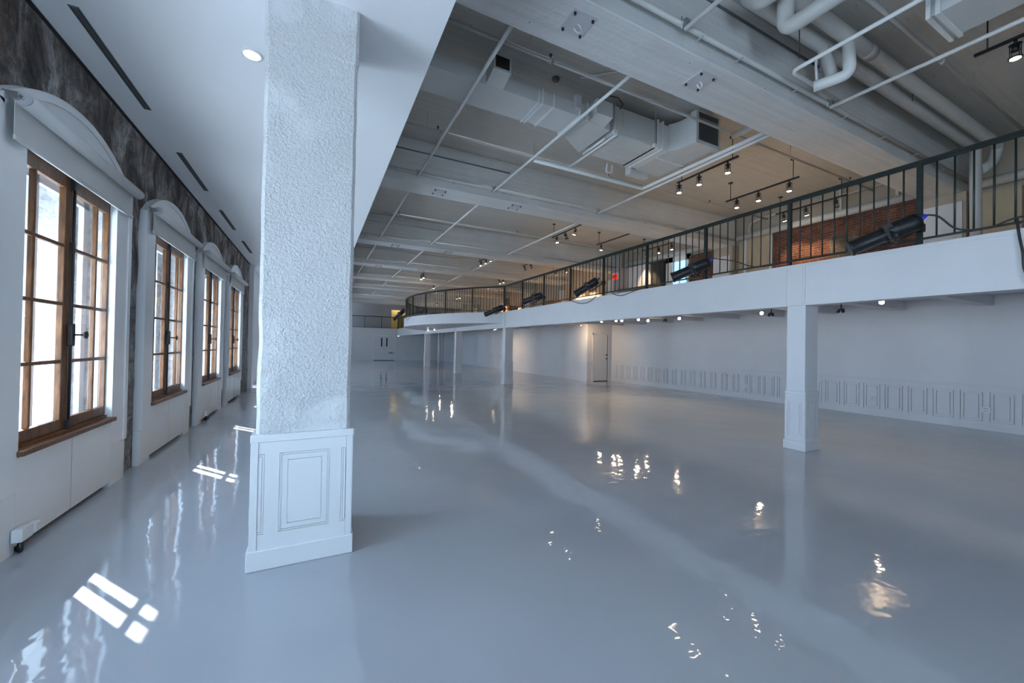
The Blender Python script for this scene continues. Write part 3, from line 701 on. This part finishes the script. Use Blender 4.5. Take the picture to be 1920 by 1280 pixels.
# pipes fixed to the near faces of the beams, and hanging bars between
NPZ = 5.03
bars = []
for i, (y0, y1) in enumerate(BM[:7]):
    yp = y0-.075
    t_ = thing('beam_pipe', 'slim white pipe along the near face of the %s beam' % ORD[i], 'pipe', (6, yp, NPZ))
    put('pipe', MB().cyl((.84, yp, NPZ), (12.0, yp, NPZ), .030, 12), 'pipe', t_)
    if i < 4:
        for x_ in (1.4, 2.6, 3.8, 4.5, 5.7, 7.0, 8.2, 9.4, 10.6): put('pipe_clip', MB().box(x_-.012, x_+.012, yp-.035, y0+.002, NPZ-.038, NPZ-.030).cyl((x_, yp, NPZ-.04), (x_, yp, NPZ+.045), .006, 6), 'plate', t_)
xbars = [1.83, 3.52, 6.48]; names = ['nearest the soffit', 'second from the soffit', 'nearest the gallery']
bays = [(-1.5, 2.93)] + [(BM[i][1]+.0, BM[i+1][0]-.12) for i in range(6)]
for bi, (ya, yb) in enumerate(bays):
    for xi, x_ in enumerate(xbars):
        if bi == 0 and xi == 0: continue
        bn = 'before the first beam' if bi == 0 else 'between the %s and %s beams' % (ORD[bi-1], ORD[bi])
        t_ = thing('rigging_bar', 'white hanging bar %s, %s' % (bn, names[xi]), 'bar', (x_, (ya+yb)/2, 4.97), 'white bars hung between the beams')
        if bi >= 4: ya = yb-2.6
        put('bar', MB().cyl((x_, ya, 4.97), (x_, yb+.03, 4.97), .024, 12), 'metalwhite', t_)
        cl = MB().box(x_-.035, x_+.035, yb-.01, yb+.05, 4.985, 5.06).cyl((x_-.05, yb+.035, 4.96), (x_-.05, yb+.035, 5.09), .008, 6).cyl((x_+.045, yb+.03, 4.97), (x_+.045, yb+.03, 5.10), .008, 6)
        put('clamp', cl, 'steel', t_)
# cranked bar in the near bay
t_ = thing('rigging_bar', 'white bar before the first beam that bends along the beam', 'bar', (5.23, 2, 4.97))
put('bar', MB().tube([(5.28, -1.5, 4.97), (5.23, 2.72, 4.97), (5.24, 2.77, 4.97), (5.29, 2.80, 4.97), (6.55, 2.88, 5.03)], .024, 12), 'metalwhite', t_)

# sprinkler pipes
def sprink(y, z, x0, x1, heads, rods, lab):
    t_ = thing('sprinkler_pipe', lab, 'sprinkler pipe', ((x0+x1)/2, y, z), 'sprinkler pipes')
    put('pipe', MB().cyl((x0, y, z), (x1, y, z), .024, 12), 'pipe', t_)
    for h_ in heads: put('sprinkler_head', MB().cyl((h_, y, z+.02), (h_, y, z+.075), .010, 8).lathe((h_, y, z+.075), (0, 0, 1), [(0, .012), (.008, .024), (.014, .02)], 10), 'rubber', t_)
    for h_ in heads: put('pipe_tee', MB().cyl((h_-.035, y, z), (h_+.035, y, z), .032, 12).cyl((h_, y, z-.02), (h_, y, z-.05), .02, 8), 'pipe', t_)
    for h_ in rods: put('hanger_rod', MB().cyl((h_, y, z+.02), (h_, y, CZ), .004, 6), 'pipe', t_)
sprink(4.61, 5.45, .84, 12.1, [3.08-.25, 7.5, 11], [2.5, 5.2, 8.6], 'thin sprinkler pipe between the first beam and the air ducts')
sprink(7.12, 5.45, .84, 12.1, [1.95, 6.0, 9.5], [1.75, 4.0, 8.2], 'thin sprinkler pipe between the air ducts and the second beam')
sprink(9.9, 5.45, .84, 12.1, [2.3, 6.8, 10], [1.9, 5.2, 8.5], 'thin sprinkler pipe just past the second beam')
sprink(12.3, 5.45, .84, 12.1, [2.2, 6.3, 10], [3.9, 8.5], 'thin sprinkler pipe just before the third beam')
sprink(15.8, 5.45, .84, 12.1, [3, 7], [], 'thin sprinkler pipe between the third and fourth beams')
sprink(2.16, 5.50, -.0+.84, 12.1, [7.6], [5.0, 8.8], 'sprinkler pipe crossing the near bay before the first beam')
# conduits on near faces
for i, (xe, z) in enumerate([(6.35, 5.56), (3.95, 5.50), (3.9, 5.5), (6.0, 5.5)]):
    y = BM[i][0]-.015
    t_ = thing('conduit', 'thin grey conduit ending in a round box on the %s beam' % ORD[i], 'conduit', (3, y, z))
    put('tube', MB().cyl((.84, y, z), (xe, y, z), .014, 8), 'slot' if i < 2 else 'plate', t_)
    put('junction_box', MB().lathe((xe+.05, y+.01, z), (0, -1, 0), [(0, .055), (.03, .055), (.035, .045)], 16), 'plate', t_)
tag(put('smoke_detector', MB().lathe((3.32, 5.25, CZ), (0, 0, -1), [(0, .06), (.03, .058), (.05, .03)], 18), 'slot', at=(3.32, 5.25, CZ)), 'round grey detector on the ceiling above the long air duct', 'smoke detector')

# ------------------------------------------------------------------ insulated pipes of the near bay
def elbow(pts, r=.12, n=5):
    out = [Vector(pts[0])]
    for a, b_, c_ in zip(pts, pts[1:], pts[2:]):
        a, b_, c_ = map(Vector, (a, b_, c_)); p0 = b_+(a-b_).normalized()*min(r, (a-b_).length*.49); p1 = b_+(c_-b_).normalized()*min(r, (c_-b_).length*.49)
        for k in range(n+1): s = k/n; out.append(p0*(1-s)**2+b_*2*s*(1-s)+p1*s*s)
    out.append(Vector(pts[-1])); return out
t_ = thing('insulated_pipe', 'thick wrapped pipe closer to the beam, dropping down beside the pier', 'pipe', (8, 2.77, 5.5))
put('main_run', MB().tube(elbow([(4.25, -1, 5.28), (4.25, 2.62, 5.28), (4.25, 2.77, 5.5), (5.0, 2.77, 5.5), (11.36, 2.77, 5.5), (11.36, 2.75, 2.8)], .14), .083, 18), 'pipe', t_)
put('branch', MB().tube(elbow([(5.84, 2.77, 5.5), (5.98, 2.72, 5.16), (6.05, 2.76, 5.12)], .05), .068, 14), 'pipe', t_)
t_ = thing('insulated_pipe', 'thick wrapped pipe farther from the beam with a dropped loop', 'pipe', (8, 2.53, 5.5))
put('main_run', MB().tube(elbow([(4.62, -1, 5.08), (4.62, 2.55, 5.08), (4.62, 2.54, 5.5), (5.0, 2.54, 5.5), (11.62, 2.54, 5.5), (11.62, 2.6, 5.2), (11.40, 2.7, 5.05)], .13), .083, 18), 'pipe', t_)
put('dropped_loop', MB().tube(elbow([(5.93, 2.52, 5.5), (5.93, 2.50, 4.99), (5.78, 2.83, 4.97)], .09), .066, 14), 'metalwhite', t_)
put('vent_tube', MB().tube(elbow([(5.80, 2.80, 5.0), (5.72, 2.78, 5.28), (5.9, 2.76, 5.45)], .1), .016, 8), 'metalwhite', t_)
put('collar', MB().cyl((6.45, 2.54, 5.5), (6.6, 2.54, 5.5), .088, 18), 'pipe', t_)
for x_ in (5.1, 8.2): tag(put('ceiling_rod', MB().cyl((x_, 2.65, 5.0 if x_ < 6 else 5.4), (x_, 2.65, CZ), .006, 6), 'rubber', at=(x_, 2.65, CZ)), 'thin dark hanger rod ' + ('in front of the dropped pipe loop' if x_ < 6 else 'between the wrapped pipes farther right'), 'rod')

# ------------------------------------------------------------------ air handling in bay one
t_ = thing('air_duct', 'long rectangular white air duct running out from the soffit', 'air duct', (2.4, 5.27, 5.2))
put('duct_run', MB().box(.83, 3.62, 5.0, 5.54, 5.1, 5.30), 'duct', t_)
put('transition', MB().hexa([(3.62, 5.0, 5.1), (4.3, 5.10, 5.1), (4.3, 5.95, 5.1), (3.62, 5.54, 5.1), (3.62, 5.0, 5.30), (4.3, 5.10, 5.5), (4.3, 5.95, 5.5), (3.62, 5.54, 5.30)]), 'duct', t_)
bx = put('branch_box', MB().hexa([(2.03, 4.74, 5.17), (2.29, 4.74, 5.17), (2.29, 5.0, 5.105), (2.03, 5.0, 5.105), (2.03, 4.74, 5.38), (2.29, 4.74, 5.38), (2.29, 5.0, 5.38), (2.03, 5.0, 5.38)]), 'duct', t_)
put('grille', MB().box(2.06, 2.26, 4.732, 4.74, 5.20, 5.35), 'dark', bx)
for x_ in (2.86, 2.92, 3.12): put('strap', MB().box(x_, x_+.03, 4.985, 5.56, 5.085, 5.1).box(x_, x_+.03, 4.985, 5.0, 5.1, 5.31), 'metalwhite', t_)
for x_ in (3.60, 3.74): put('flange', MB().box(x_, x_+.025, 4.975, 5.60, 5.08, 5.34), 'metalwhite', t_)
sb = put('side_box', MB().hexa([(3.84, 4.86, 5.15), (4.16, 4.86, 5.15), (4.16, 5.08, 5.10), (3.84, 5.08, 5.10), (3.84, 4.86, 5.38), (4.16, 4.86, 5.38), (4.16, 5.08, 5.38), (3.84, 5.08, 5.38)]), 'duct', t_)
put('control_box', B(3.50, 3.60, 4.93, 5.0, 5.18, 5.38), 'plate', t_)
put('cable', MB().tube([(4.12, 4.9, 5.52), (4.25, 4.85, 5.5), (4.36, 4.85, 5.42), (4.30, 4.86, 5.33)], .008, 6), 'rubber', t_)
t_ = thing('air_handler', 'boxy white air handling unit hung under the ceiling', 'air handler', (4.95, 5.52, 5.1))
cb_ = put('cabinet', MB().bbox(4.42, 5.36, 5.13, 5.93, 5.10, 5.58, .008), 'duct', t_)
put('access_panel', B(4.60, 5.22, 5.122, 5.13, 5.14, 5.55), 'duct', cb_)
mb = MB()
for k in range(1, 5): mb.box(4.42, 5.36, 5.13+.16*k, 5.136+.16*k, 5.096, 5.1)
put('bottom_rib', mb, 'metalwhite', cb_)
put('black_seam', MB().box(5.36, 5.385, 5.12, 5.94, 5.092, 5.585), 'rubber', t_)
for x_ in (5.40, 5.52): put('flange', MB().box(x_, x_+.03, 5.10, 5.96, 5.085, 5.60), 'metalwhite', t_)
put('flex_collar', MB().box(5.385, 5.70, 5.13, 5.93, 5.10, 5.56), 'metalwhite', t_)
for x_ in (4.44, 4.36): put('support_strut', MB().cyl((x_, 5.10 if x_ > 4.4 else 5.3, 5.07), (x_, 6.5 if x_ > 4.4 else 5.9, 5.07), .022, 10), 'metalwhite', t_)
for x_, y in ((4.42, 5.13), (5.34, 5.13)): put('mount_bracket', MB().bbox(x_-.04, x_+.04, y-.05, y, 5.08, 5.14, .005).cyl((x_, y-.03, 5.1), (x_, y-.03, CZ), .006, 6), 'metalwhite', t_)
t_ = thing('return_duct', 'elbow shaped white return duct ending in a dark grille', 'air duct', (6.0, 5.3, 5.1))
put('elbow_body', MB().prism([(5.70, 5.13, 5.10), (5.76, 5.06, 5.10), (5.80, 4.95, 5.10), (5.84, 4.72, 5.10), (6.38, 4.72, 5.10), (6.38, 5.98, 5.10), (5.70, 5.98, 5.10)], (0, 0, .50)), 'duct', t_)
gr = put('end_collar', MB().box(5.80, 6.42, 4.62, 4.74, 5.07, 5.64), 'duct', t_)
put('grille', B(5.86, 6.36, 4.612, 4.62, 5.13, 5.50), 'grille', gr); put('grille', B(5.86, 6.36, 4.612, 4.62, 5.52, 5.61), 'grille', gr)
put('flange', B(5.68, 6.40, 5.38, 5.41, 5.085, 5.615), 'metalwhite', t_)
put('lower_box', B(5.60, 6.1, 5.99, 6.14, 5.02, 5.20), 'duct', t_)
t_ = thing('drain_pipe', 'white pipe running below the air handler and turning to the beam', 'pipe', (6, 6.4, 5.0))
put('pipe', MB().tube(elbow([(3.6, 6.42, 5.0), (6.36, 6.42, 5.0), (6.40, 3.78, 5.0)], .05), .034, 12), 'metalwhite', t_)
tag(put('trap_bend', MB().tube(elbow([(5.0, 5.98, 5.08), (5.0, 6.02, 4.92), (5.14, 6.02, 4.92), (5.14, 6.0, 5.08)], .05), .018, 8), 'metalwhite', at=(5.05, 6, 5)), 'small U shaped trap hanging behind the air handler', 'pipe')
tag(put('conduit', MB().tube(elbow([(3.62, 5.0, 5.70), (4.35, 4.3, 5.70), (4.8, 3.74, 5.70), (6.5, 3.72, 5.70)], .3), .015, 8), 'pipe', at=(4.5, 4, 5.7)), 'thin curved conduit on the ceiling above the air handler', 'conduit')
# short fat pipes at beam one
t_ = thing('capped_pipe', 'short fat white pipe stubs beside the dark return grille', 'pipe', (6.9, 3.9, 5.45))
put('pipe', MB().tube(elbow([(6.75, 4.6, 5.40), (6.75, 4.1, 5.40), (7.4, 3.95, 5.40), (9.0, 3.85, 5.3)], .12), .055, 12), 'pipe', t_)
# near-bay duct at top right
t_ = thing('air_duct', 'white air duct end at the top right corner of the ceiling', 'air duct', (5.95, .4, 5.0))
put('duct_run', B(5.66, 6.24, -1.4, 1.70, 5.0, 5.34), 'duct', t_)
put('flange', MB().box(5.63, 6.27, 1.62, 1.655, 4.975, 5.37).box(5.63, 6.27, 1.69, 1.725, 4.975, 5.37), 'metalwhite', t_)
put('flange', MB().box(5.63, 6.27, 1.0, 1.035, 4.975, 5.37), 'metalwhite', t_)

# upper gallery pipe
t_ = thing('gallery_pipe', 'fat white pipe above the brickwork in the second bay', 'pipe', (12.0, 5.8, 5.08))
put('pipe', MB().cyl((12.03, 3.72, 5.06), (12.03, 8.0, 5.06), .095, 18), 'pipe', t_)
put('riser', MB().tube(elbow([(12.0, 7.6, 5.1), (12.0, 7.62, 5.45), (12.0, 7.1, 5.5), (12.0, 3.8, 5.52)], .25), .03, 10), 'pipe', t_)
for y in (4.1, 5.2, 6.4): put('pipe_support', B(11.97, 12.07, y, y+.05, 5.1, CZ), 'pipe', t_)
t_ = thing('gallery_pipe', 'fat white pipe above the dark bar in the third bay', 'pipe', (12.0, 11, 5.08))
put('pipe', MB().cyl((12.03, 8.8, 5.06), (12.03, 13.0, 5.06), .095, 18), 'pipe', t_)
t_ = thing('gallery_pipe', 'fat white pipe at the near end of the gallery', 'pipe', (12.0, 1.5, 4.95))
put('pipe', MB().cyl((12.0, -.5, 4.95), (12.0, 2.9, 4.95), .10, 18), 'pipe', t_)

# ------------------------------------------------------------------ track lights
def spot(parent, loc, d, power, size=1.15, blend=.6, col=(1, .70, .40)):
    l = bpy.data.lights.new('lamp_light', 'SPOT'); l.energy = power; l.color = col; l.spot_size = size; l.spot_blend = blend; l.shadow_soft_size = .03
    o = bpy.data.objects.new('lamp_light', l); C.objects.link(o); o.parent = parent
    o.location = Vector(loc)-OFF[parent.name]; o.rotation_euler = Vector(d).to_track_quat('-Z', 'Y').to_euler()
def head(parent, x, y, zt, d=(0, 0, -1), on=True, s=1.0, power=0, light=True):
    d = Vector(d).normalized(); c = Vector((x, y, zt-.08*s))
    mb = MB(); mb.cyl((x, y, zt), c, .016*s, 8)
    hd = put('lamp_head', mb.lathe(c-d*.02, d, [(0, .022*s), (.02*s, .03*s), (.05*s, .032*s), (.08*s, .040*s)], 14), 'black', parent)
    mb = MB()
    for a in (0, PI/2, PI, 3*PI/2):
        u = d.orthogonal().normalized(); v = d.cross(u); w_ = (u*math.cos(a)+v*math.sin(a))*.052*s
        mb.cyl(c+w_-d*.015, c+w_+d*.145*s, .005*s, 5)
    mb.lathe(c+d*.135*s, d, [(0, .058*s), (.012*s, .060*s), (.016*s, .048*s)], 18); mb.lathe(c-d*.03, d, [(0, .03*s), (.012, .056*s), (.018, .05*s)], 16)
    put('cage', mb, 'black', hd)
    put('lamp_lens', MB().lathe(c+d*.152*s, d, [(0, .046*s), (.004, .044*s), (.008, .02*s)], 16), 'lens' if on else 'lensoff', hd)
    if on and power: spot(hd, c+d*.19*s, d, power)
    return hd
def track(lab, x, y0, y1, zt, heads, rods=None, power=170, s=1.0):
    t_ = thing('track_light', lab, 'track light', (x, (y0+y1)/2, zt), 'black track lights')
    put('track_bar', B(x-.018, x+.018, y0, y1, zt-.012, zt+.02), 'black', t_)
    for yr in (rods if rods is not None else (y0+.12, y1-.12)):
        put('hanger_rod', MB().cyl((x, yr, zt), (x, yr, CZ-.02), .008, 6).lathe((x, yr, CZ), (0, 0, -1), [(0, .055), (.02, .055), (.03, .03)], 14), 'black', t_)
    for hh_ in heads:
        y, d, on = hh_[:3]; head(t_, x, y, zt-.01, d, on, s, power if x > 8.5 else power*.25)
DN = (0, 0, -1)
Z = 5.30
track('three head black track light between the ducts and the gallery', 9.38, 4.85, 6.56, Z, [(6.27, DN, 1), (5.73, DN, 1), (5.05, DN, 1)])
track('black track light hanging just right of the return duct', 7.36, 4.9, 6.35, Z, [(6.32-.02, DN, 1), (5.78, DN, 1), (5.12, DN, 1)])
track('black track light behind the railing in front of the brickwork', 11.44, 4.85, 6.50, Z, [(6.3, (.45, 0, -1), 1), (5.75, (.4, 0, -1), 1), (5.08, (.3, 0, -1), 0)], power=70)
track('black track light in the third bay with tilted heads, left one', 7.33, 9.95, 11.65, Z, [(11.35, (.1, -.1, -1), 1), (10.83, (.6, .3, -.7), 0), (10.25, (-.2, .3, -1), 1)])
track('black track light in the third bay with a single head', 9.3, 9.75, 11.65, Z, [(11.4, DN, 1)])
track('black track light behind the railing above the dark bar', 11.4, 9.8, 11.5, Z, [(11.25, (.2, .2, -1), 1), (10.65, DN, 1), (10.05, DN, 1)])
track('black track light at the top right corner of the picture', 7.45, .2, 1.83, Z, [(1.50, DN, 1), (.7, DN, 1)], rods=(1.72,))
track('pair of lit spotlights past the third beam', 6.55, 15.0, 16.6, 5.28, [(16.3, (-.1, 0, -1), 1), (15.75, DN, 1), (15.2, DN, 1)], power=200)
track('unlit black spotlights past the third beam', 8.7, 15.3, 16.4, 5.28, [(15.6, (.5, .2, -.8), 0), (16.2, (.5, .2, -.8), 0)])
track('pair of lit spotlights past the fourth beam on the left', 5.0, 20.4, 21.1, 5.2, [(21.0, DN, 1), (20.5, DN, 1)], power=704)
track('pair of lit spotlights above the gallery past the fourth beam', 9.3, 19.7, 20.5, 5.25, [(20.3, (.3, 0, -1), 1), (19.85, (.3, 0, -1), 1)], power=246)
track('single lit spotlight above the curved railing', 6.5, 23.6, 24.4, 5.2, [(24.0, DN, 1)], power=704)
track('far spotlights above the gallery, right of the curve', 9.3, 26.8, 28.2, 5.12, [(27.8, DN, 1), (27.2, DN, 1)], power=1232)
track('farthest lit spotlight seen through the curved railing', 9.3, 32.8, 33.4, 5.12, [(33.1, DN, 1)], power=1232)
track('added warm spotlight lighting the gallery wall beyond the third beam', 10.6, 15.3, 16.8, 5.28, [(15.6, (.6, 0, -1), 1), (16.5, (.6, 0, -1), 1)], power=1584)  # added lamp, put in to warm the tone of the gallery
track('added warm spotlight lighting the far gallery wall', 10.4, 23.0, 24.2, 5.28, [(23.4, (.6, 0, -1), 1)], power=1584)  # also an added lamp, warms the wall beyond the curve
# lamps under the gallery
def under(lab, x, y, d, on=True, power=25, s=.8):
    t_ = thing('spotlight', lab, 'spotlight', (x, y, 2.64), 'small lamps under the gallery')
    put('mount', B(x-.05, x+.05, y-.05, y+.05, 2.63, 2.66), 'outlet', t_)
    c = Vector((x, y, 2.43)); d = Vector(d).normalized()
    put('stem', MB().cyl((x, y, 2.46), (x, y, 2.64), .009, 6), 'outlet', t_)
    hd = put('lamp_head', MB().lathe(c-d*.06, d, [(0, .018), (.03, .028), (.10, .045), (.105, .04)], 14), 'outlet' if on else 'black', t_)
    put('lamp_lens', MB().lathe(c+d*.046, d, [(0, .040), (.006, .036), (.01, .012)], 14), 'lens' if on else 'lensoff', hd)
    if on and power: spot(hd, c+d*.07, d, power, 2.5, 1.0)
TC = (-.7, -.7, -.35)
ul = [('under the gallery left of the nearest column', 9.92, 5.96, TC, 1), ('under the gallery right of the nearest column', 9.34, 3.43, (-.8, -.5, -.2), 1), ('under the gallery in the middle of the second bay', 9.89, 8.4, TC, 1),
      ('in the cluster above the side door, on the right', 9.95, 9.71, TC, 1), ('in the cluster above the side door, next right', 9.35, 9.54, TC, 1), ('in the cluster above the side door, middle', 9.33, 10.29, TC, 1),
      ('in the cluster above the side door, next left', 9.2, 10.42, TC, 1), ('in the cluster above the side door, on the left', 8.97, 10.9, (-.4, -.2, -.8), 1),
      ('by the middle columns, left one', 7.35, 22.4, TC, 1), ('by the middle columns, right one', 7.72, 22.0, TC, 1), ('between the second and third columns, left', 9.1, 20.5, (.3, .2, -1), 1), ('between the second and third columns, right', 8.94, 20.0, (.5, 0, -1), 1),
      ('low under the curved gallery bulge', 7.2, 24.4, TC, 1)]
for i, (l_, x, y, d, on) in enumerate(ul): under('small lit spotlight ' + l_, x, y, d, True, 45)
under('added small lit spotlight beside the projecting side door wall', 9.75, 13.2, (.9, .45, -1.0), True, 60)  # added lamp, aimed to make the warm strip by the door
for l_, x, y in (('behind the nearest column on the left', 10.48, 6.04), ('right of the nearest column', 10.58, 4.58), ('past the side door', 10.2, 9.2)):
    t_ = thing('emergency_light', 'small dark twin lamp under the gallery ' + l_, 'emergency light', (x, y, 2.5))
    put('mount', MB().cyl((x, y, 2.46), (x, y, 2.66), .012, 8).bbox(x-.03, x+.03, y-.05, y+.05, 2.42, 2.47, .006), 'black', t_)
    for s in (-1, 1): put('lamp_head', MB().lathe((x, y+s*.03, 2.42), (-.6, s*.4, -.5), [(0, .02), (.03, .035), (.05, .03)], 12), 'black', t_)
for x, y, l_ in ((5.68, 21.9, 'left'), (5.77, 20.9, 'right')):
    t_ = thing('spotlight', 'small lit spotlight hanging under the curved bulge, %s one' % l_, 'spotlight', (x, y, 2.36))
    put('lamp_head', MB().cyl((x, y, 2.38), (x, y, 2.30), .01, 6).lathe((x, y, 2.31), (-.5, -.5, -.5), [(0, .02), (.04, .04), (.05, .035)], 12), 'outlet', t_)
    put('lamp_lens', MB().lathe(Vector((x, y, 2.31))+Vector((-.5, -.5, -.5)).normalized()*.051, (-.5, -.5, -.5), [(0, .036), (.006, .02)], 12), 'lens', t_)

# ------------------------------------------------------------------ stage spotlights on the railing
def leko(lab, rear, front, post_y):
    rear = Vector(rear); front = Vector(front); d = (front-rear).normalized(); L = (front-rear).length
    t_ = thing('stage_spotlight', lab, 'stage light', rear, 'black stage spotlights clamped to the railing')
    q = lambda f: rear+d*(L*f)
    bd = put('rear_housing', MB().lathe(q(.02), d, [(0, .06), (.01, .09), (.10*L, .10), (.44*L, .10), (.45*L, .075)], 22), 'black', t_)
    mb = MB()
    for k in range(14): mb.lathe(q(.06+.022*k), d, [(0, .10), (.003, .106), (.006, .10)], 20)
    put('cooling_fins', mb, 'black', bd)
    put('lens_barrel', MB().lathe(q(.44), d, [(0, .08), (.02, .086), (.30*L, .086), (.53*L, .09), (.56*L, .098), (.565*L, .078)], 22), 'black', t_)
    sd = d.cross(Vector((0, 0, 1))).normalized(); up = sd.cross(d)
    c = q(.46)
    def obox(o, a, b_, e_, f_, g_, h_):
        return MB().hexa([o+d*x+sd*y+up*z for x, y, z in ((a, e_, g_), (b_, e_, g_), (b_, f_, g_), (a, f_, g_), (a, e_, h_), (b_, e_, h_), (b_, f_, h_), (a, f_, h_))])
    put('shutter_gate', obox(c, -.045, .045, -.088, .088, -.088, .10), 'black', t_)
    gf = MB(); gf.lathe(q(.985), d, [(0, .10), (.025, .102), (.03, .085)], 8); put('gel_frame', gf, 'black', t_)
    clampz = Vector((XRL, post_y, rear.z-.05))
    yk = MB()
    for s in (-1, 1): yk.tube([c+sd*.10*s, c+sd*.11*s-up*.10, (c+sd*.04*s-up*.15)], .010, 6)
    yk.tube([c+sd*.04-up*.15, c-sd*.04-up*.15], .010, 6); yk.tube([c-up*.15, (c-up*.15).lerp(clampz, .6), clampz], .014, 8)
    put('yoke', yk, 'black', t_)
    put('clamp', MB().bbox(XRL-.05, XRL+.04, post_y-.045, post_y+.045, clampz.z-.05, clampz.z+.05, .01), 'black', t_)
    put('end_plug', MB().cyl(q(.02), q(-.07)+up*.035, .026, 12), 'blue', t_, 'blue power plug')
    return q(-.07)+up*.035
pl1 = leko('large black stage spotlight on the railing, nearest the camera', (6.36, 1.97, 3.07), (6.0, 2.50, 2.80), 2.05)
pl2 = leko('black stage spotlight on the railing, second from the right', (6.36, 4.74, 3.09), (6.0, 5.25, 2.84), 4.99)
pl3 = leko('steeply tilted black stage spotlight on the railing, third', (6.36, 7.90, 3.20), (6.02, 8.36, 2.87), 7.93)
pl4 = leko('black stage spotlight on the railing, fourth from the right', (6.36, 10.60, 3.12), (6.0, 11.15, 2.93), 10.86)
pl5 = leko('black stage spotlight where the railing starts to curve', (6.42, 13.62, 2.98), (6.0, 14.35, 2.72), 13.80)
pl6 = leko('black stage spotlight at the far tip of the curved railing', (4.02, 20.3, 3.22), (3.62, 20.9, 2.76), 20.3)
def cable(lab, pts, r=.008):
    P3 = [Vector(p) for p in pts]; out = []
    for i in range(len(P3)-1):
        p0, p1, p2, p3 = P3[max(i-1, 0)], P3[i], P3[i+1], P3[min(i+2, len(P3)-1)]
        for k in range(6):
            s = k/6; out.append(.5*((2*p1)+(-p0+p2)*s+(2*p0-5*p1+4*p2-p3)*s*s+(-p0+3*p1-3*p2+p3)*s**3))
    out.append(P3[-1]); tag(put('power_cable', MB().tube(out, r, 8), 'rubber', at=tuple(P3[0])), lab, 'cable', 'black cables on the gallery edge')
cable('black cable trailing from the nearest stage spotlight along the rail', [pl1, pl1+Vector((.03, -.10, -.04)), (6.50, 1.72, 2.92), (6.51, 1.50, 2.87), (6.52, 1.30, 2.93), (6.52, .9, 2.95), (6.52, .6, 2.92)], .010)
cable('black cable hanging down the fascia at the right edge', [(6.53, 1.30, 2.92), (6.515, 1.29, 2.83), (6.505, 1.275, 2.70), (6.50, 1.255, 2.55), (6.50, 1.245, 2.38), (6.49, 1.2, 2.25), (6.5, 1.12, 2.17)], .011)
cable('black cable from the second stage spotlight to the bottom rail', [pl2, pl2+Vector((.04, -.12, -.03)), (6.50, 4.35, 3.03), (6.52, 4.08, 2.90), (6.51, 3.8, 2.86), (6.52, 3.3, 2.88), (6.51, 2.7, 2.86), (6.52, 2.3, 2.84)])
cable('black cable looping below the third stage spotlight', [pl3, (6.46, 8.1, 3.0), (6.50, 8.15, 2.84), (6.50, 8.45, 2.70), (6.50, 8.85, 2.70), (6.50, 9.2, 2.80), (6.52, 9.4, 2.88)])
cable('black cable sagging over the fascia right of the third spotlight', [(6.54, 7.6, 2.88), (6.50, 7.45, 2.80), (6.50, 7.2, 2.74), (6.50, 6.9, 2.78), (6.52, 6.5, 2.84), (6.53, 5.9, 2.86)])
cable('thin cable loop at the tip of the curved bulge', [(4.1, 20.2, 2.86), (4.04, 19.9, 2.74), (4.03, 19.6, 2.66), (4.04, 19.3, 2.72), (4.10, 19.0, 2.86)])

# wall outlets
def wall_outlet(y, z, lab, x=XR-.0205):
    t_ = thing('wall_outlet', lab, 'power outlet', (x, y, z), 'outlets on the right wall')
    put('cover_plate', MB().bbox(x-.012, x, y-.055, y+.055, z-.06, z+.06, .003), 'outlet', t_)
    put('socket', MB().box(x-.015, x-.012, y-.03, y+.03, z+.012, z+.038).box(x-.015, x-.012, y-.03, y+.03, z-.038, z-.012), 'plate', t_)
wall_outlet(2.73, .40, 'white outlet plate on the wainscot near the right edge')
wall_outlet(4.50, .40, 'white outlet plate on the wainscot right of the nearest column')
wall_outlet(7.55, .40, 'white outlet plate on the wainscot left of the nearest column')
wall_outlet(9.2, .40, 'white outlet plate on the wainscot closer to the side door')
